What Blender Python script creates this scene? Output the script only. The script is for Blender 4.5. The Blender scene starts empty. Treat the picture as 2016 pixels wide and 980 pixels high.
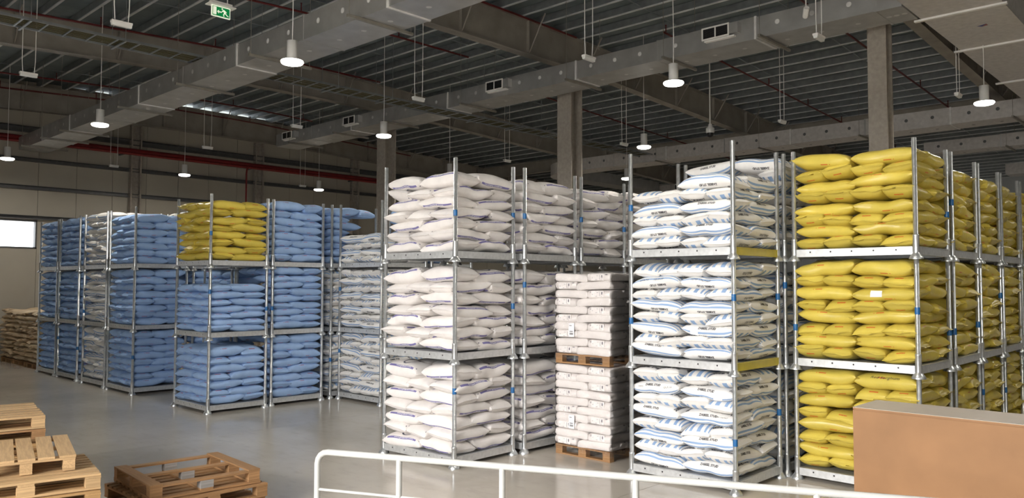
import bpy, math, random
from mathutils import Vector, Matrix, Euler

random.seed(7)
R = random.random
PI = math.pi
rad = math.radians
SC = bpy.context.scene
COL = SC.collection

# ------------------------------------------------------------------ camera
cam_data = bpy.data.cameras.new('camera')
cam = bpy.data.objects.new('camera', cam_data)
COL.objects.link(cam)
cam_data.sensor_width = 36.0
cam_data.lens = 36.0 * 1556.7 / 2016.0
cam_data.clip_end = 300
cam.location = (0, 0, 2.512)
cam.rotation_euler = (Euler((rad(92.59), 0, rad(43.4))).to_matrix() @ Matrix.Rotation(rad(0.13), 3, 'Z')).to_euler()
SC.camera = cam

# ------------------------------------------------------------------ world, light, exposure
world = bpy.data.worlds.new('world')
SC.world = world
world.use_nodes = True
bg = world.node_tree.nodes['Background']
bg.inputs[0].default_value = (0.90, 0.95, 1.0, 1)
bg.inputs[1].default_value = 4.5


def area(name, loc, rot, sx, sy, power, color):
    l = bpy.data.lights.new(name, 'AREA')
    l.shape = 'RECTANGLE'
    l.size = sx
    l.size_y = sy
    l.energy = power
    l.color = color
    o = bpy.data.objects.new(name, l)
    o.location = loc
    o.rotation_euler = rot
    COL.objects.link(o)
    return o


# bright sky outside the open dock door behind the camera: it shines down and in through the openings of wall_front
def aim(src, dst):
    return (Vector(dst) - Vector(src)).to_track_quat('-Z', 'Y').to_euler()


area('sky_daylight', (-4.3, -13.0, 7.6), aim((-4.3, -13.0, 7.6), (-6.5, 8.0, 2.2)), 10.4, 3.6, 5200, (1.0, 0.95, 0.91))
# sun on the yard outside: it reaches only a strip of floor just inside the openings, the rest comes in as bounce
sun = bpy.data.lights.new('sun', 'SUN')
sun.energy = 20.0
sun.angle = rad(0.6)
sun.color = (1.0, 0.95, 0.88)
so = bpy.data.objects.new('sun', sun)
so.rotation_euler = Vector((0.10, 0.42, -0.90)).to_track_quat('-Z', 'Y').to_euler()
COL.objects.link(so)
LAMP_W = 75

SC.view_settings.view_transform = 'Standard'
SC.view_settings.look = 'None'
SC.view_settings.gamma = 1
SC.view_settings.exposure = 0.0
SC.view_settings.use_curve_mapping = False


# ------------------------------------------------------------------ materials
class NT:
    def __init__(s, name):
        s.m = bpy.data.materials.new(name)
        s.m.use_nodes = True
        s.t = s.m.node_tree
        s.b = s.t.nodes['Principled BSDF']

    def n(s, typ, **kw):
        nd = s.t.nodes.new(typ)
        for k, v in kw.items():
            setattr(nd, k, v)
        return nd

    def l(s, a, b):
        s.t.links.new(a, b)

    def math(s, op, a, b=None, clamp=False):
        nd = s.n('ShaderNodeMath', operation=op)
        nd.use_clamp = clamp
        for i, v in enumerate((a, b)):
            if v is None:
                continue
            if isinstance(v, (int, float)):
                nd.inputs[i].default_value = v
            else:
                s.l(v, nd.inputs[i])
        return nd.outputs[0]

    def mix(s, fac, a, b):
        nd = s.n('ShaderNodeMix', data_type='RGBA')
        for i, v in ((0, fac), (6, a), (7, b)):
            if isinstance(v, (int, float)):
                nd.inputs[i].default_value = v
            elif isinstance(v, tuple):
                nd.inputs[i].default_value = (*v, 1)
            else:
                s.l(v, nd.inputs[i])
        return nd.outputs[2]

    def noise(s, vec, scale, detail=3, rough=0.5):
        nd = s.n('ShaderNodeTexNoise')
        nd.inputs['Scale'].default_value = scale
        nd.inputs['Detail'].default_value = detail
        nd.inputs['Roughness'].default_value = rough
        if vec is not None:
            s.l(vec, nd.inputs['Vector'])
        return nd.outputs[0]

    def ramp(s, fac, lo, hi):
        nd = s.n('ShaderNodeMapRange')
        s.l(fac, nd.inputs[0])
        nd.inputs[1].default_value = lo
        nd.inputs[2].default_value = hi
        return nd.outputs[0]

    def bump(s, h, strength, dist=0.01):
        nd = s.n('ShaderNodeBump')
        nd.inputs['Strength'].default_value = strength
        nd.inputs['Distance'].default_value = dist
        s.l(h, nd.inputs['Height'])
        s.l(nd.outputs[0], s.b.inputs['Normal'])

    def set(s, rough=0.5, metal=0.0, spec=0.5, color=None):
        s.b.inputs['Roughness'].default_value = rough
        s.b.inputs['Metallic'].default_value = metal
        s.b.inputs['Specular IOR Level'].default_value = spec
        if color is not None:
            if isinstance(color, tuple):
                s.b.inputs['Base Color'].default_value = (*color, 1)
            else:
                s.l(color, s.b.inputs['Base Color'])

    def coord(s, which='Object'):
        return s.n('ShaderNodeTexCoord').outputs[which]

    def mapping(s, vec, scale):
        nd = s.n('ShaderNodeMapping')
        nd.inputs['Scale'].default_value = scale
        s.l(vec, nd.inputs['Vector'])
        return nd.outputs[0]

    def rnd(s):
        return s.n('ShaderNodeObjectInfo').outputs['Random']


def scale3(c, k):
    return tuple(min(1, x * k) for x in c)


def flat(name, color, rough=0.5, metal=0.0, spec=0.5, var=0.12, scale=6.0, bump=0.0):
    t = NT(name)
    co = t.coord()
    nz = t.noise(co, scale, 4)
    t.set(rough, metal, spec, t.mix(t.ramp(nz, 0.3, 0.7), scale3(color, 1 - var), scale3(color, 1 + var)))
    if bump:
        t.bump(t.noise(co, scale * 8, 3), bump)
    return t.m


def emit(name, color, strength):
    t = NT(name)
    t.set(0.4, 0, 0.5, (0.9, 0.9, 0.9))
    t.b.inputs['Emission Color'].default_value = (*color, 1)
    t.b.inputs['Emission Strength'].default_value = strength
    return t.m


def sack_mat(name, base, rough, spec, paint, tone_var=0.10, weave=0.15):
    """paint(t, u, v, color) -> color, with u along the sack and v round it"""
    t = NT(name)
    uv = t.n('ShaderNodeSeparateXYZ')
    t.l(t.coord('UV'), uv.inputs[0])
    rn = t.rnd()
    c = t.mix(rn, scale3(base, 1 - tone_var), scale3(base, 1 + tone_var))  # each sack gets its own random tone
    c = t.mix(t.ramp(t.noise(t.coord(), 7, 3), 0.35, 0.75), c, t.mix(0.5, c, scale3(base, 0.82)))
    c = paint(t, uv.outputs[0], uv.outputs[1], c)
    t.set(rough, 0, spec, c)
    co = t.coord()
    h = t.math('ADD', t.math('MULTIPLY', t.noise(co, 14, 4), 1.0), t.math('MULTIPLY', t.noise(t.mapping(co, (4, 40, 40)), 2.0, 3), 0.5))
    t.bump(h, weave, 0.02)
    return t.m


def rect(t, u, v, uc, vc, du, dv):
    a = t.math('LESS_THAN', t.math('ABSOLUTE', t.math('SUBTRACT', u, uc)), du)
    b = t.math('LESS_THAN', t.math('ABSOLUTE', t.math('SUBTRACT', v, vc)), dv)
    return t.math('MULTIPLY', a, b)


def stamps(color, k=1.0):
    def f(t, u, v, c):
        m = None
        for uc, vc, du, dv in ((0.56, 0.575, 0.06, 0.011), (0.44, 0.925, 0.06, 0.011), (0.07, 0.25, 0.011, 0.030),
                               (0.93, 0.25, 0.011, 0.030), (0.655, 0.575, 0.008, 0.009), (0.345, 0.925, 0.008, 0.009)):
            r = rect(t, u, v, uc, vc, du, dv)
            m = r if m is None else t.math('MAXIMUM', m, r)
        w = t.noise(t.mapping(t.coord('UV'), (160, 260, 1)), 1.0, 2)
        m = t.math('MULTIPLY', m, t.math('MULTIPLY', t.ramp(w, 0.25, 0.5), k))
        return t.mix(m, c, color)
    return f


def stripe_paint(t, u, v, c):
    fr = t.math('FRACT', t.math('MULTIPLY', v, 14.0))
    m = t.math('LESS_THAN', fr, 0.46)
    m = t.math('MULTIPLY', m, t.math('LESS_THAN', v, 0.5))
    m = t.math('MULTIPLY', m, t.math('LESS_THAN', t.math('ABSOLUTE', t.math('SUBTRACT', u, 0.5)), 0.472))
    return t.mix(m, c, (0.27, 0.39, 0.59))


def band_paint(t, u, v, c):
    m = None
    for uc, vc, du, dv in ((0.5, 0.075, 0.37, 0.024), (0.5, 0.425, 0.37, 0.024)):
        r = rect(t, u, v, uc, vc, du, dv)
        m = r if m is None else t.math('MAXIMUM', m, r)
    c = t.mix(m, c, (0.19, 0.17, 0.37))
    d = None
    for uc, vc, du, dv in ((0.07, 0.12, 0.013, 0.010), (0.93, 0.12, 0.013, 0.010), (0.07, 0.40, 0.013, 0.010), (0.93, 0.38, 0.013, 0.010)):
        r = rect(t, u, v, uc, vc, du, dv)
        d = r if d is None else t.math('MAXIMUM', d, r)
    # oval emblem on the printed face
    eu = t.math('MULTIPLY', t.math('SUBTRACT', u, 0.5), 9.0)
    ev = t.math('MULTIPLY', t.math('SUBTRACT', v, 0.25), 12.0)
    rr = t.math('SQRT', t.math('ADD', t.math('MULTIPLY', eu, eu), t.math('MULTIPLY', ev, ev)))
    ring = t.math('LESS_THAN', t.math('ABSOLUTE', t.math('SUBTRACT', rr, 1.0)), 0.14)
    d = t.math('MAXIMUM', d, ring)
    return t.mix(d, c, (0.10, 0.10, 0.14))


def bag_paint(t, u, v, c):
    d = None
    for uc, vc, du, dv in ((0.012, 0.30, 0.012, 0.012), (0.988, 0.30, 0.012, 0.012), (0.09, 0.56, 0.02, 0.012), (0.91, 0.94, 0.02, 0.012)):
        r = rect(t, u, v, uc, vc, du, dv)
        d = r if d is None else t.math('MAXIMUM', d, r)
    w = t.noise(t.mapping(t.coord('UV'), (200, 300, 1)), 1.0, 2)
    d = t.math('MULTIPLY', d, t.ramp(w, 0.4, 0.55))
    return t.mix(d, c, (0.12, 0.11, 0.14))


M = {}
M['yellow'] = sack_mat('yellow_woven_plastic', (0.62, 0.49, 0.085), 0.28, 0.5, stamps((0.55, 0.06, 0.02), 0.9))
M['blue'] = sack_mat('blue_woven_plastic', (0.33, 0.475, 0.73), 0.8, 0.12, stamps((0.40, 0.06, 0.08), 0.8))
M['white'] = sack_mat('white_woven_plastic', (0.80, 0.76, 0.73), 0.6, 0.3, band_paint, 0.04)
M['striped'] = sack_mat('blue_striped_woven_plastic', (0.80, 0.78, 0.75), 0.78, 0.15, stripe_paint, 0.04)
M['tan'] = sack_mat('tan_paper', (0.60, 0.45, 0.28), 0.4, 0.5, lambda t, u, v, c: c, 0.15)
M['bag'] = sack_mat('white_film_bag', (0.78, 0.73, 0.70), 0.35, 0.5, bag_paint, 0.03, 0.08)
M['galv'] = flat('galvanised_steel', (0.62, 0.64, 0.65), 0.34, 0.85, 0.5, 0.12, 25)
M['tray'] = flat('galvanised_tray', (0.66, 0.67, 0.67), 0.42, 0.55, 0.5, 0.10, 18)
M['deck'] = flat('steel_deck', (0.40, 0.41, 0.42), 0.5, 0.6)
M['black'] = flat('black_plastic', (0.012, 0.012, 0.014), 0.4)
M['tape'] = flat('blue_tape', (0.012, 0.11, 0.30), 0.35)
M['sticker'] = flat('sticker', (0.03, 0.04, 0.20), 0.5)
M['ink'] = flat('black_print', (0.025, 0.025, 0.035), 0.6)
M['whiteink'] = flat('white_print', (0.85, 0.84, 0.88), 0.6)
M['bagpanel'] = flat('bag_print_panel', (0.80, 0.755, 0.73), 0.35, 0, 0.5, 0.02)
M['greyink'] = flat('grey_print', (0.16, 0.15, 0.17), 0.6)
M['paper'] = flat('white_paper', (0.82, 0.81, 0.82), 0.7, 0, 0.3, 0.03)
M['lampwhite'] = flat('white_enamel', (0.80, 0.78, 0.75), 0.4, 0, 0.5, 0.03)
M['lens'] = emit('lamp_lens', (1.0, 0.95, 0.86), 9)
M['tubelight'] = flat('frosted_cover', (0.75, 0.75, 0.72), 0.3, 0, 0.5, 0.03)
M['duct'] = flat('duct_cladding', (0.52, 0.515, 0.505), 0.38, 0.7, 0.5, 0.10, 3)
M['ductbar'] = flat('duct_hanger_bar', (0.30, 0.28, 0.24), 0.5, 0.4)
M['disc'] = flat('fixing_disc', (0.72, 0.71, 0.69), 0.4, 0.1)
M['steel'] = flat('coated_beam', (0.29, 0.265, 0.23), 0.6, 0.0, 0.4, 0.15, 2, 0.1)
M['column'] = flat('sprayed_column', (0.36, 0.32, 0.275), 0.85, 0, 0.2, 0.12, 12, 0.5)
M['lip_glint'] = flat('painted_lip_glint', (0.80, 0.84, 0.86), 0.35, 0.35, 0.5, 0.25, 1.2)  # pale colour paints in the light caught along the purlin edges
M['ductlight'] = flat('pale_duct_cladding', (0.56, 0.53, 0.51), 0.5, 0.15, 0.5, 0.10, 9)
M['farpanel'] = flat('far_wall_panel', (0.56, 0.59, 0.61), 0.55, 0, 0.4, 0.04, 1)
M['redthin'] = flat('dark_red_pipe', (0.12, 0.010, 0.010), 0.4)
M['purlin'] = flat('purlin_steel', (0.30, 0.32, 0.33), 0.4, 0.6, 0.5, 0.15, 4)
M['roof'] = flat('roof_sheet', (0.19, 0.225, 0.23), 0.6, 0.0, 0.4, 0.15, 2)
M['redpipe'] = flat('red_painted_pipe', (0.20, 0.012, 0.012), 0.4)
M['panel'] = flat('wall_panel', (0.40, 0.365, 0.30), 0.55, 0, 0.4, 0.04, 1)
M['girt'] = flat('girt_steel', (0.13, 0.13, 0.13), 0.5, 0.4)
M['rail'] = flat('white_rail_paint', (0.52, 0.52, 0.495), 0.35, 0, 0.5, 0.04)
M['boardface'] = flat('brown_board', (0.26, 0.135, 0.06), 0.6, 0, 0.3, 0.10, 3)
M['boardtop'] = flat('beige_board_top', (0.45, 0.40, 0.345), 0.5, 0, 0.4, 0.04)
M['cable'] = flat('yellow_cable', (0.085, 0.075, 0.03), 0.5)
M['yard'] = flat('yard_concrete', (0.55, 0.54, 0.51), 0.8)
M['green'] = emit('exit_green', (0.0, 0.22, 0.05), 0.35)
M['green'].node_tree.nodes['Principled BSDF'].inputs['Base Color'].default_value = (0.0, 0.25, 0.07, 1)
M['exitwhite'] = emit('exit_white', (0.8, 0.9, 0.6), 0.5)
M['yellowrail'] = flat('yellow_side_rail', (0.50, 0.42, 0.05), 0.4)


def wood(name, c):
    t = NT(name)
    co = t.coord()
    g = t.noise(t.mapping(co, (1.5, 30, 30)), 2.2, 5, 0.6)
    col = t.mix(t.ramp(g, 0.3, 0.7), scale3(c, 0.72), scale3(c, 1.12))
    col = t.mix(t.math('MULTIPLY', t.rnd(), 0.55), col, scale3(c, 0.55))
    t.set(0.65, 0, 0.3, col)
    t.bump(g, 0.15, 0.004)
    return t.m


M['wood'] = wood('pallet_wood', (0.48, 0.285, 0.12))
M['woodpale'] = wood('pale_pallet_wood', (0.57, 0.375, 0.19))
M['wooddark'] = wood('reddish_pallet_wood', (0.38, 0.21, 0.095))
M['woodgrey'] = wood('grey_pallet_block', (0.36, 0.34, 0.32))


def floor_mat():
    t = NT('polished_concrete')
    co = t.coord('Object')
    n1 = t.noise(co, 0.35, 5, 0.6)
    n2 = t.noise(t.mapping(co, (1, 2.5, 1)), 2.5, 5, 0.65)
    c = t.mix(t.ramp(n1, 0.3, 0.7), (0.42, 0.38, 0.33), (0.58, 0.53, 0.46))
    c = t.mix(t.math('MULTIPLY', t.ramp(n2, 0.52, 0.75), 0.4), c, (0.33, 0.30, 0.265))
    t.set(0.2, 0, 0.5, c)
    t.l(t.math('ADD', 0.07, t.math('MULTIPLY', n2, 0.12)), t.b.inputs['Roughness'])
    return t.m


M['floor'] = floor_mat()


def film_mat():
    m = bpy.data.materials.new('clear_stretch_film')
    m.use_nodes = True
    nt = m.node_tree
    nt.nodes.clear()
    out = nt.nodes.new('ShaderNodeOutputMaterial')
    tr = nt.nodes.new('ShaderNodeBsdfTransparent')
    gl = nt.nodes.new('ShaderNodeBsdfGlossy')
    gl.inputs['Roughness'].default_value = 0.12
    mx = nt.nodes.new('ShaderNodeMixShader')
    fr = nt.nodes.new('ShaderNodeFresnel')
    fr.inputs[0].default_value = 1.45
    nz = nt.nodes.new('ShaderNodeTexNoise')
    nz.inputs['Scale'].default_value = 7
    nz.inputs['Detail'].default_value = 5
    co = nt.nodes.new('ShaderNodeTexCoord')
    mp = nt.nodes.new('ShaderNodeMapping')
    mp.inputs['Scale'].default_value = (1, 1, 3)
    bp = nt.nodes.new('ShaderNodeBump')
    bp.inputs['Strength'].default_value = 1.0
    bp.inputs['Distance'].default_value = 0.12
    nt.links.new(co.outputs['Object'], mp.inputs[0])
    nt.links.new(mp.outputs[0], nz.inputs['Vector'])
    nt.links.new(nz.outputs[0], bp.inputs['Height'])
    nt.links.new(bp.outputs[0], gl.inputs['Normal'])
    am = nt.nodes.new('ShaderNodeMath')
    am.operation = 'MULTIPLY_ADD'
    am.inputs[1].default_value = 1.6
    am.inputs[2].default_value = 0.03
    nt.links.new(fr.outputs[0], am.inputs[0])
    nt.links.new(am.outputs[0], mx.inputs[0])
    nt.links.new(tr.outputs[0], mx.inputs[1])
    nt.links.new(gl.outputs[0], mx.inputs[2])
    nt.links.new(mx.outputs[0], out.inputs[0])
    return m


M['film'] = film_mat()


def glass_mat():
    m = bpy.data.materials.new('window_glass')
    m.use_nodes = True
    nt = m.node_tree
    nt.nodes.clear()
    out = nt.nodes.new('ShaderNodeOutputMaterial')
    tr = nt.nodes.new('ShaderNodeBsdfTransparent')
    gl = nt.nodes.new('ShaderNodeBsdfGlossy')
    gl.inputs['Roughness'].default_value = 0.03
    mx = nt.nodes.new('ShaderNodeMixShader')
    mx.inputs[0].default_value = 0.08
    nt.links.new(tr.outputs[0], mx.inputs[1])
    nt.links.new(gl.outputs[0], mx.inputs[2])
    nt.links.new(mx.outputs[0], out.inputs[0])
    return m


M['glass'] = glass_mat()


# ------------------------------------------------------------------ mesh helpers
class MB:
    def __init__(s):
        s.v, s.f, s.mi, s.sm = [], [], [], []

    def add(s, vs, fs, mi=0, smooth=False):
        o = len(s.v)
        s.v += [tuple(v) for v in vs]
        s.f += [tuple(i + o for i in f) for f in fs]
        s.mi += [mi] * len(fs)
        s.sm += [smooth] * len(fs)

    def box(s, x0, x1, y0, y1, z0, z1, mi=0):
        vs = [(x, y, z) for z in (z0, z1) for y in (y0, y1) for x in (x0, x1)]
        s.add(vs, [(0, 2, 3, 1), (4, 5, 7, 6), (0, 1, 5, 4), (2, 6, 7, 3), (0, 4, 6, 2), (1, 3, 7, 5)], mi)

    def cbox(s, c, d, mi=0):
        s.box(c[0] - d[0] / 2, c[0] + d[0] / 2, c[1] - d[1] / 2, c[1] + d[1] / 2, c[2] - d[2] / 2, c[2] + d[2] / 2, mi)

    def lathe(s, prof, n=16, mi=0, c=(0, 0, 0), smooth=True):
        vs, fs = [], []
        for r, z in prof:
            for k in range(n):
                a = 2 * PI * k / n
                vs.append((c[0] + r * math.cos(a), c[1] + r * math.sin(a), c[2] + z))
        m = len(prof)
        for i in range(m - 1):
            for k in range(n):
                k2 = (k + 1) % n
                fs.append((i * n + k, i * n + k2, (i + 1) * n + k2, (i + 1) * n + k))
        s.add(vs, fs, mi, smooth)
        s.add(vs[:n], [tuple(range(n - 1, -1, -1))], mi)
        s.add(vs[-n:], [tuple(range(n))], mi)

    def tube(s, pts, r, n=10, mi=0):
        pts = [Vector(p) for p in pts]
        vs, fs = [], []
        ref = None
        for i, p in enumerate(pts):
            d = (pts[min(i + 1, len(pts) - 1)] - pts[max(i - 1, 0)]).normalized()
            if ref is None:
                ref = Vector((0, 0, 1)) if abs(d.z) < 0.9 else Vector((1, 0, 0))
            x = d.cross(ref).normalized()
            y = x.cross(d).normalized()
            ref = y
            for k in range(n):
                a = 2 * PI * k / n
                vs.append(p + x * (r * math.cos(a)) + y * (r * math.sin(a)))
        for i in range(len(pts) - 1):
            for k in range(n):
                k2 = (k + 1) % n
                fs.append((i * n + k, i * n + k2, (i + 1) * n + k2, (i + 1) * n + k))
        s.add(vs, fs, mi, True)
        s.add(vs[:n], [tuple(range(n - 1, -1, -1))], mi)
        s.add(vs[-n:], [tuple(range(n))], mi)

    def prism(s, poly, axis, a, b, mi=0):
        """poly: 2-D outline; extruded along axis from a to b"""
        n = len(poly)

        def P(q, w):
            return {'x': (w, q[0], q[1]), 'y': (q[0], w, q[1]), 'z': (q[0], q[1], w)}[axis]
        vs = [P(q, a) for q in poly] + [P(q, b) for q in poly]
        fs = [tuple(range(n)), tuple(range(2 * n - 1, n - 1, -1))] + [(i, i + n, (i + 1) % n + n, (i + 1) % n) for i in range(n)]
        s.add(vs, fs, mi)

    def mesh(s, name, *mats):
        me = bpy.data.meshes.new(name)
        me.from_pydata(s.v, [], s.f)
        for m in mats:
            me.materials.append(M[m] if isinstance(m, str) else m)
        me.polygons.foreach_set('material_index', s.mi)
        me.polygons.foreach_set('use_smooth', s.sm)
        me.update()
        return me


def fixn(me):
    import bmesh
    b = bmesh.new()
    b.from_mesh(me)
    bmesh.ops.recalc_face_normals(b, faces=b.faces)
    b.to_mesh(me)
    b.free()
    return me


def ob(name, me, parent=None, loc=(0, 0, 0), rot=(0, 0, 0), scale=None):
    o = bpy.data.objects.new(name, me)
    o.location = loc
    o.rotation_euler = rot
    if scale:
        o.scale = scale
    if parent is not None:
        o.parent = parent
    COL.objects.link(o)
    return o


def tag(o, label, cat, group=None, kind=None):
    if label:
        o['label'] = label
    if cat:
        o['category'] = cat
    if group:
        o['group'] = group
    if kind:
        o['kind'] = kind
    return o


def thing(name, label, cat, loc=(0, 0, 0), rot=(0, 0, 0), group=None):
    return tag(ob(name, None, None, loc, rot), label, cat, group)


def struct(name, me, label, parent=None, loc=(0, 0, 0), rot=(0, 0, 0)):
    o = ob(name, me, parent, loc, rot)
    o['kind'] = 'structure'
    if label:
        o['label'] = label
    return o


_boxes = {}


def boxmesh(dx, dy, dz, mat):
    """box with small chamfer-free edges centred at the origin, shared by size"""
    k = (round(dx, 3), round(dy, 3), round(dz, 3), mat)
    if k not in _boxes:
        b = MB()
        b.cbox((0, 0, 0), (dx, dy, dz))
        _boxes[k] = b.mesh('box_piece', mat)
    return _boxes[k]


ORD = ['first', 'second', 'third', 'fourth', 'fifth', 'sixth', 'seventh', 'eighth', 'ninth', 'tenth', 'eleventh', 'twelfth', 'thirteenth', 'fourteenth', 'fifteenth', 'sixteenth',
       'seventeenth', 'eighteenth', 'nineteenth', 'twentieth']

# ------------------------------------------------------------------ floor
fl = MB()
fl.box(-34, 16, -8, 50, -0.30, -0.02)
floor = struct('floor', fl.mesh('floor', 'girt'), 'polished grey concrete warehouse floor')
SX, SY, JX, JY = 7.0, 7.0, -5.6, 3.0
slab_me = {}
for i in range(-4, 4):
    for j in range(-2, 7):
        b = MB()
        x0, y0 = JX + i * SX, JY + j * SY
        x1, y1 = min(16, x0 + SX), min(50, y0 + SY)
        x0, y0 = max(-34, x0), max(-8, y0)
        if x1 <= x0 or y1 <= y0:
            continue
        b.box(x0 + 0.003, x1 - 0.003, y0 + 0.003, y1 - 0.003, -0.02, 0.0)
        ob('concrete_slab', b.mesh('concrete_slab', 'floor'), floor)

# ------------------------------------------------------------------ roof, rafters, purlins
XW, YB, XR, YF = -30.2, 46.0, 14.0, -4.6


def ztop(y):
    return 9.30 - 0.045 * max(0.0, abs(y - 13.5) - 2.0)


def zlow(y):
    d = abs(y - 13.5)
    return 8.37 - 0.042 * max(0, d - 4.0)


b = MB()
ys = [YF - 1, 0, 5, 11.5, 15.5, 20, 26, 32, 40, YB + 1]
for y0, y1 in zip(ys, ys[1:]):
    za, zb = ztop(y0) + 0.22, ztop(y1) + 0.22
    b.add([(XW - 1, y0, za), (XR + 1, y0, za), (XR + 1, y1, zb), (XW - 1, y1, zb), (XW - 1, y0, za + .1), (XR + 1, y0, za + .1), (XR + 1, y1, zb + .1), (XW - 1, y1, zb + .1)],
          [(0, 1, 2, 3), (7, 6, 5, 4), (0, 4, 5, 1), (2, 6, 7, 3), (1, 5, 6, 2), (0, 3, 7, 4)])
ceiling = struct('ceiling', b.mesh('ceiling', 'roof'), 'dark sheet metal warehouse roof on closely spaced purlins')
pm = MB()
pm.prism([(-0.025, 0), (0.025, 0), (0.025, 0.01), (-0.016, 0.01), (-0.016, 0.19), (0.025, 0.19), (0.025, 0.20), (-0.025, 0.20)], 'x', -22.1, 22.1)
pmesh = fixn(pm.mesh('purlin', 'purlin'))
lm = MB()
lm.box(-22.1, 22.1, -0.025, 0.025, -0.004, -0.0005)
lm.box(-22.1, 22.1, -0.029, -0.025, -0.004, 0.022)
LIP_GLINT = lm.mesh('purlin_glint_lip', 'lip_glint')  # strip coloured as a highlight under each purlin
y = -4.2
while y < 45.8:
    pu = ob('purlin', pmesh, ceiling, ((XW + XR) / 2, y, ztop(y) + 0.005))
    ob('purlin_glint_lip', LIP_GLINT, pu)
    y += 0.78
# sag rods between the rafters
for x in (-27.2, -24.4, -18.8, -16.2, -10.8, -8.1, -2.7, 0.2):
    b = MB()
    b.tube([(x, yy, ztop(yy) + 0.03) for yy in (-4, 4, 11.5, 15.5, 22, 30, 38, 45.5)], 0.013, 6)
    ob('sag_rod', b.mesh('sag_rod', 'purlin'), ceiling)


def rafter(name, x, label, y0=YF, y1=YB):
    t = struct(name, None, label)
    yy = [v for v in (y0, 0, 5, 9.5, 13.5, 17.5, 22, 27, 33, 40, y1) if y0 <= v <= y1]
    b = MB()
    vs, fs = [], []
    for v in yy:
        zt, zl = ztop(v), zlow(v)
        vs += [(x - 0.012, v, zl), (x + 0.012, v, zl), (x + 0.012, v, zt), (x - 0.012, v, zt)]
    for i in range(len(yy) - 1):
        for k in range(4):
            a, c = i * 4 + k, i * 4 + (k + 1) % 4
            fs.append((a, c, c + 4, a + 4))
    b.add(vs, fs)
    ob('web', fixn(b.mesh('web', 'steel')), t)
    for nm, f, th in (('lower_flange', zlow, 0.025), ('upper_flange', ztop, -0.02)):
        b = MB()
        vs, fs = [], []
        for v in yy:
            z = f(v)
            vs += [(x - 0.14, v, z), (x + 0.14, v, z), (x + 0.14, v, z + th), (x - 0.14, v, z + th)]
        for i in range(len(yy) - 1):
            for k in range(4):
                a, c = i * 4 + k, i * 4 + (k + 1) % 4
                fs.append((a, c, c + 4, a + 4))
        b.add(vs, fs)
        ob(nm, fixn(b.mesh(nm, 'steel')), t)
    v = 3.0
    while v < min(y1, 34):
        b = MB()
        z0, z1 = zlow(v) + 0.03, ztop(v) - 0.02
        b.box(x - 0.11, x - 0.013, v - 0.006, v + 0.006, z0, z1)
        b.box(x + 0.013, x + 0.11, v - 0.006, v + 0.006, z0, z1)
        b.tube([(x + 0.1, v + 0.02, zlow(v) + 0.06), (x + 0.62, v + 0.02, ztop(v) + 0.02)], 0.02, 6)
        ob('stiffener', b.mesh('stiffener', 'steel'), t)
        v += 2.35
    return t


XA, XB, XC = -13.46, -21.5, -5.43
rafter('trim_1', XC, 'deep steel rafter passing behind the wide duct')
rafter('trim_2', XA, 'deep steel rafter over the central column')
rafter('trim_3', XB, 'deep steel rafter beside the cable ladder')
rafter('trim_4', XW + 0.35, 'steel rafter along the gable wall')
rafter('trim_5', 2.6, 'steel rafter overhead beyond the frame')
b = MB()
b.box(XW, XR, 28.88, 29.12, 8.02, 8.045)
b.box(XW, XR, 28.99, 29.01, 8.045, 8.60)
b.box(XW, XR, 28.88, 29.12, 8.575, 8.60)
struct('trim_6', b.mesh('tie_beam', 'steel'), 'long tie beam crossing under the far purlins')


def column(name, x, y, w, label, ztopv):
    t = struct(name, None, label)
    th = 0.03
    b = MB()
    b.box(-w / 2, w / 2, -w / 2, -w / 2 + th * 1.6, 0, ztopv)
    ob('flange', b.mesh('flange', 'column'), t, (x, y, 0))
    b = MB()
    b.box(-w / 2, w / 2, w / 2 - th * 1.6, w / 2, 0, ztopv)
    ob('flange', b.mesh('flange', 'column'), t, (x, y, 0))
    b = MB()
    b.box(-th, th, -w / 2 + th * 1.6, w / 2 - th * 1.6, 0, ztopv)
    ob('web', b.mesh('web', 'column'), t, (x, y, 0))
    return t


column('column', XC, 16.5, 0.36, 'tall coated column rising behind the yellow sacks', 8.36)
column('column', XA, 16.5, 0.48, 'tall coated column behind the plain white sacks', 8.36)
column('column', XB, 16.5, 0.46, 'tall coated column behind the striped sacks far back', 8.36)
for yy, lb in ((11.55, 'wall column above the dark blue racks'), (16.5, 'wall column beside the red drop pipe'), (21.3, 'wall column further along the gable wall')):
    column('column', XW + 0.02, yy, 0.38, lb, 8.36)

# ------------------------------------------------------------------ walls
WZ0, WZ1, WY0, WY1 = 3.70, 4.66, 3.4, 8.40
wl = MB()
wl.box(XW - 0.24, XW - 0.16, YF, WY0, 0, 9.4)
wl.box(XW - 0.24, XW - 0.16, WY1, YB, 0, 9.4)
wl.box(XW - 0.24, XW - 0.16, WY0, WY1, 0, WZ0)
wl.box(XW - 0.24, XW - 0.16, WY0, WY1, WZ1, 9.4)
wall_left = struct('wall_left', wl.mesh('wall_left', 'panel'), 'beige insulated panel wall with dark girts')
y = YF
while y < YB - 0.1:
    y1 = min(YB, y + 1.2)
    if abs(y1 - WY0) < 0.6:
        y1 = WY0
    elif abs(y1 - WY1) < 0.6:
        y1 = WY1
    segs = [(0, WZ0), (WZ1, 9.4)] if (y >= WY0 - 0.01 and y1 <= WY1 + 0.01) else [(0, 9.4)]
    for za, zb in segs:
        b = MB()
        b.box(XW - 0.16, XW, y + 0.006, y1 - 0.006, za, zb)
        ob('wall_panel', b.mesh('wall_panel', 'panel'), wall_left)
    y = y1
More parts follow.
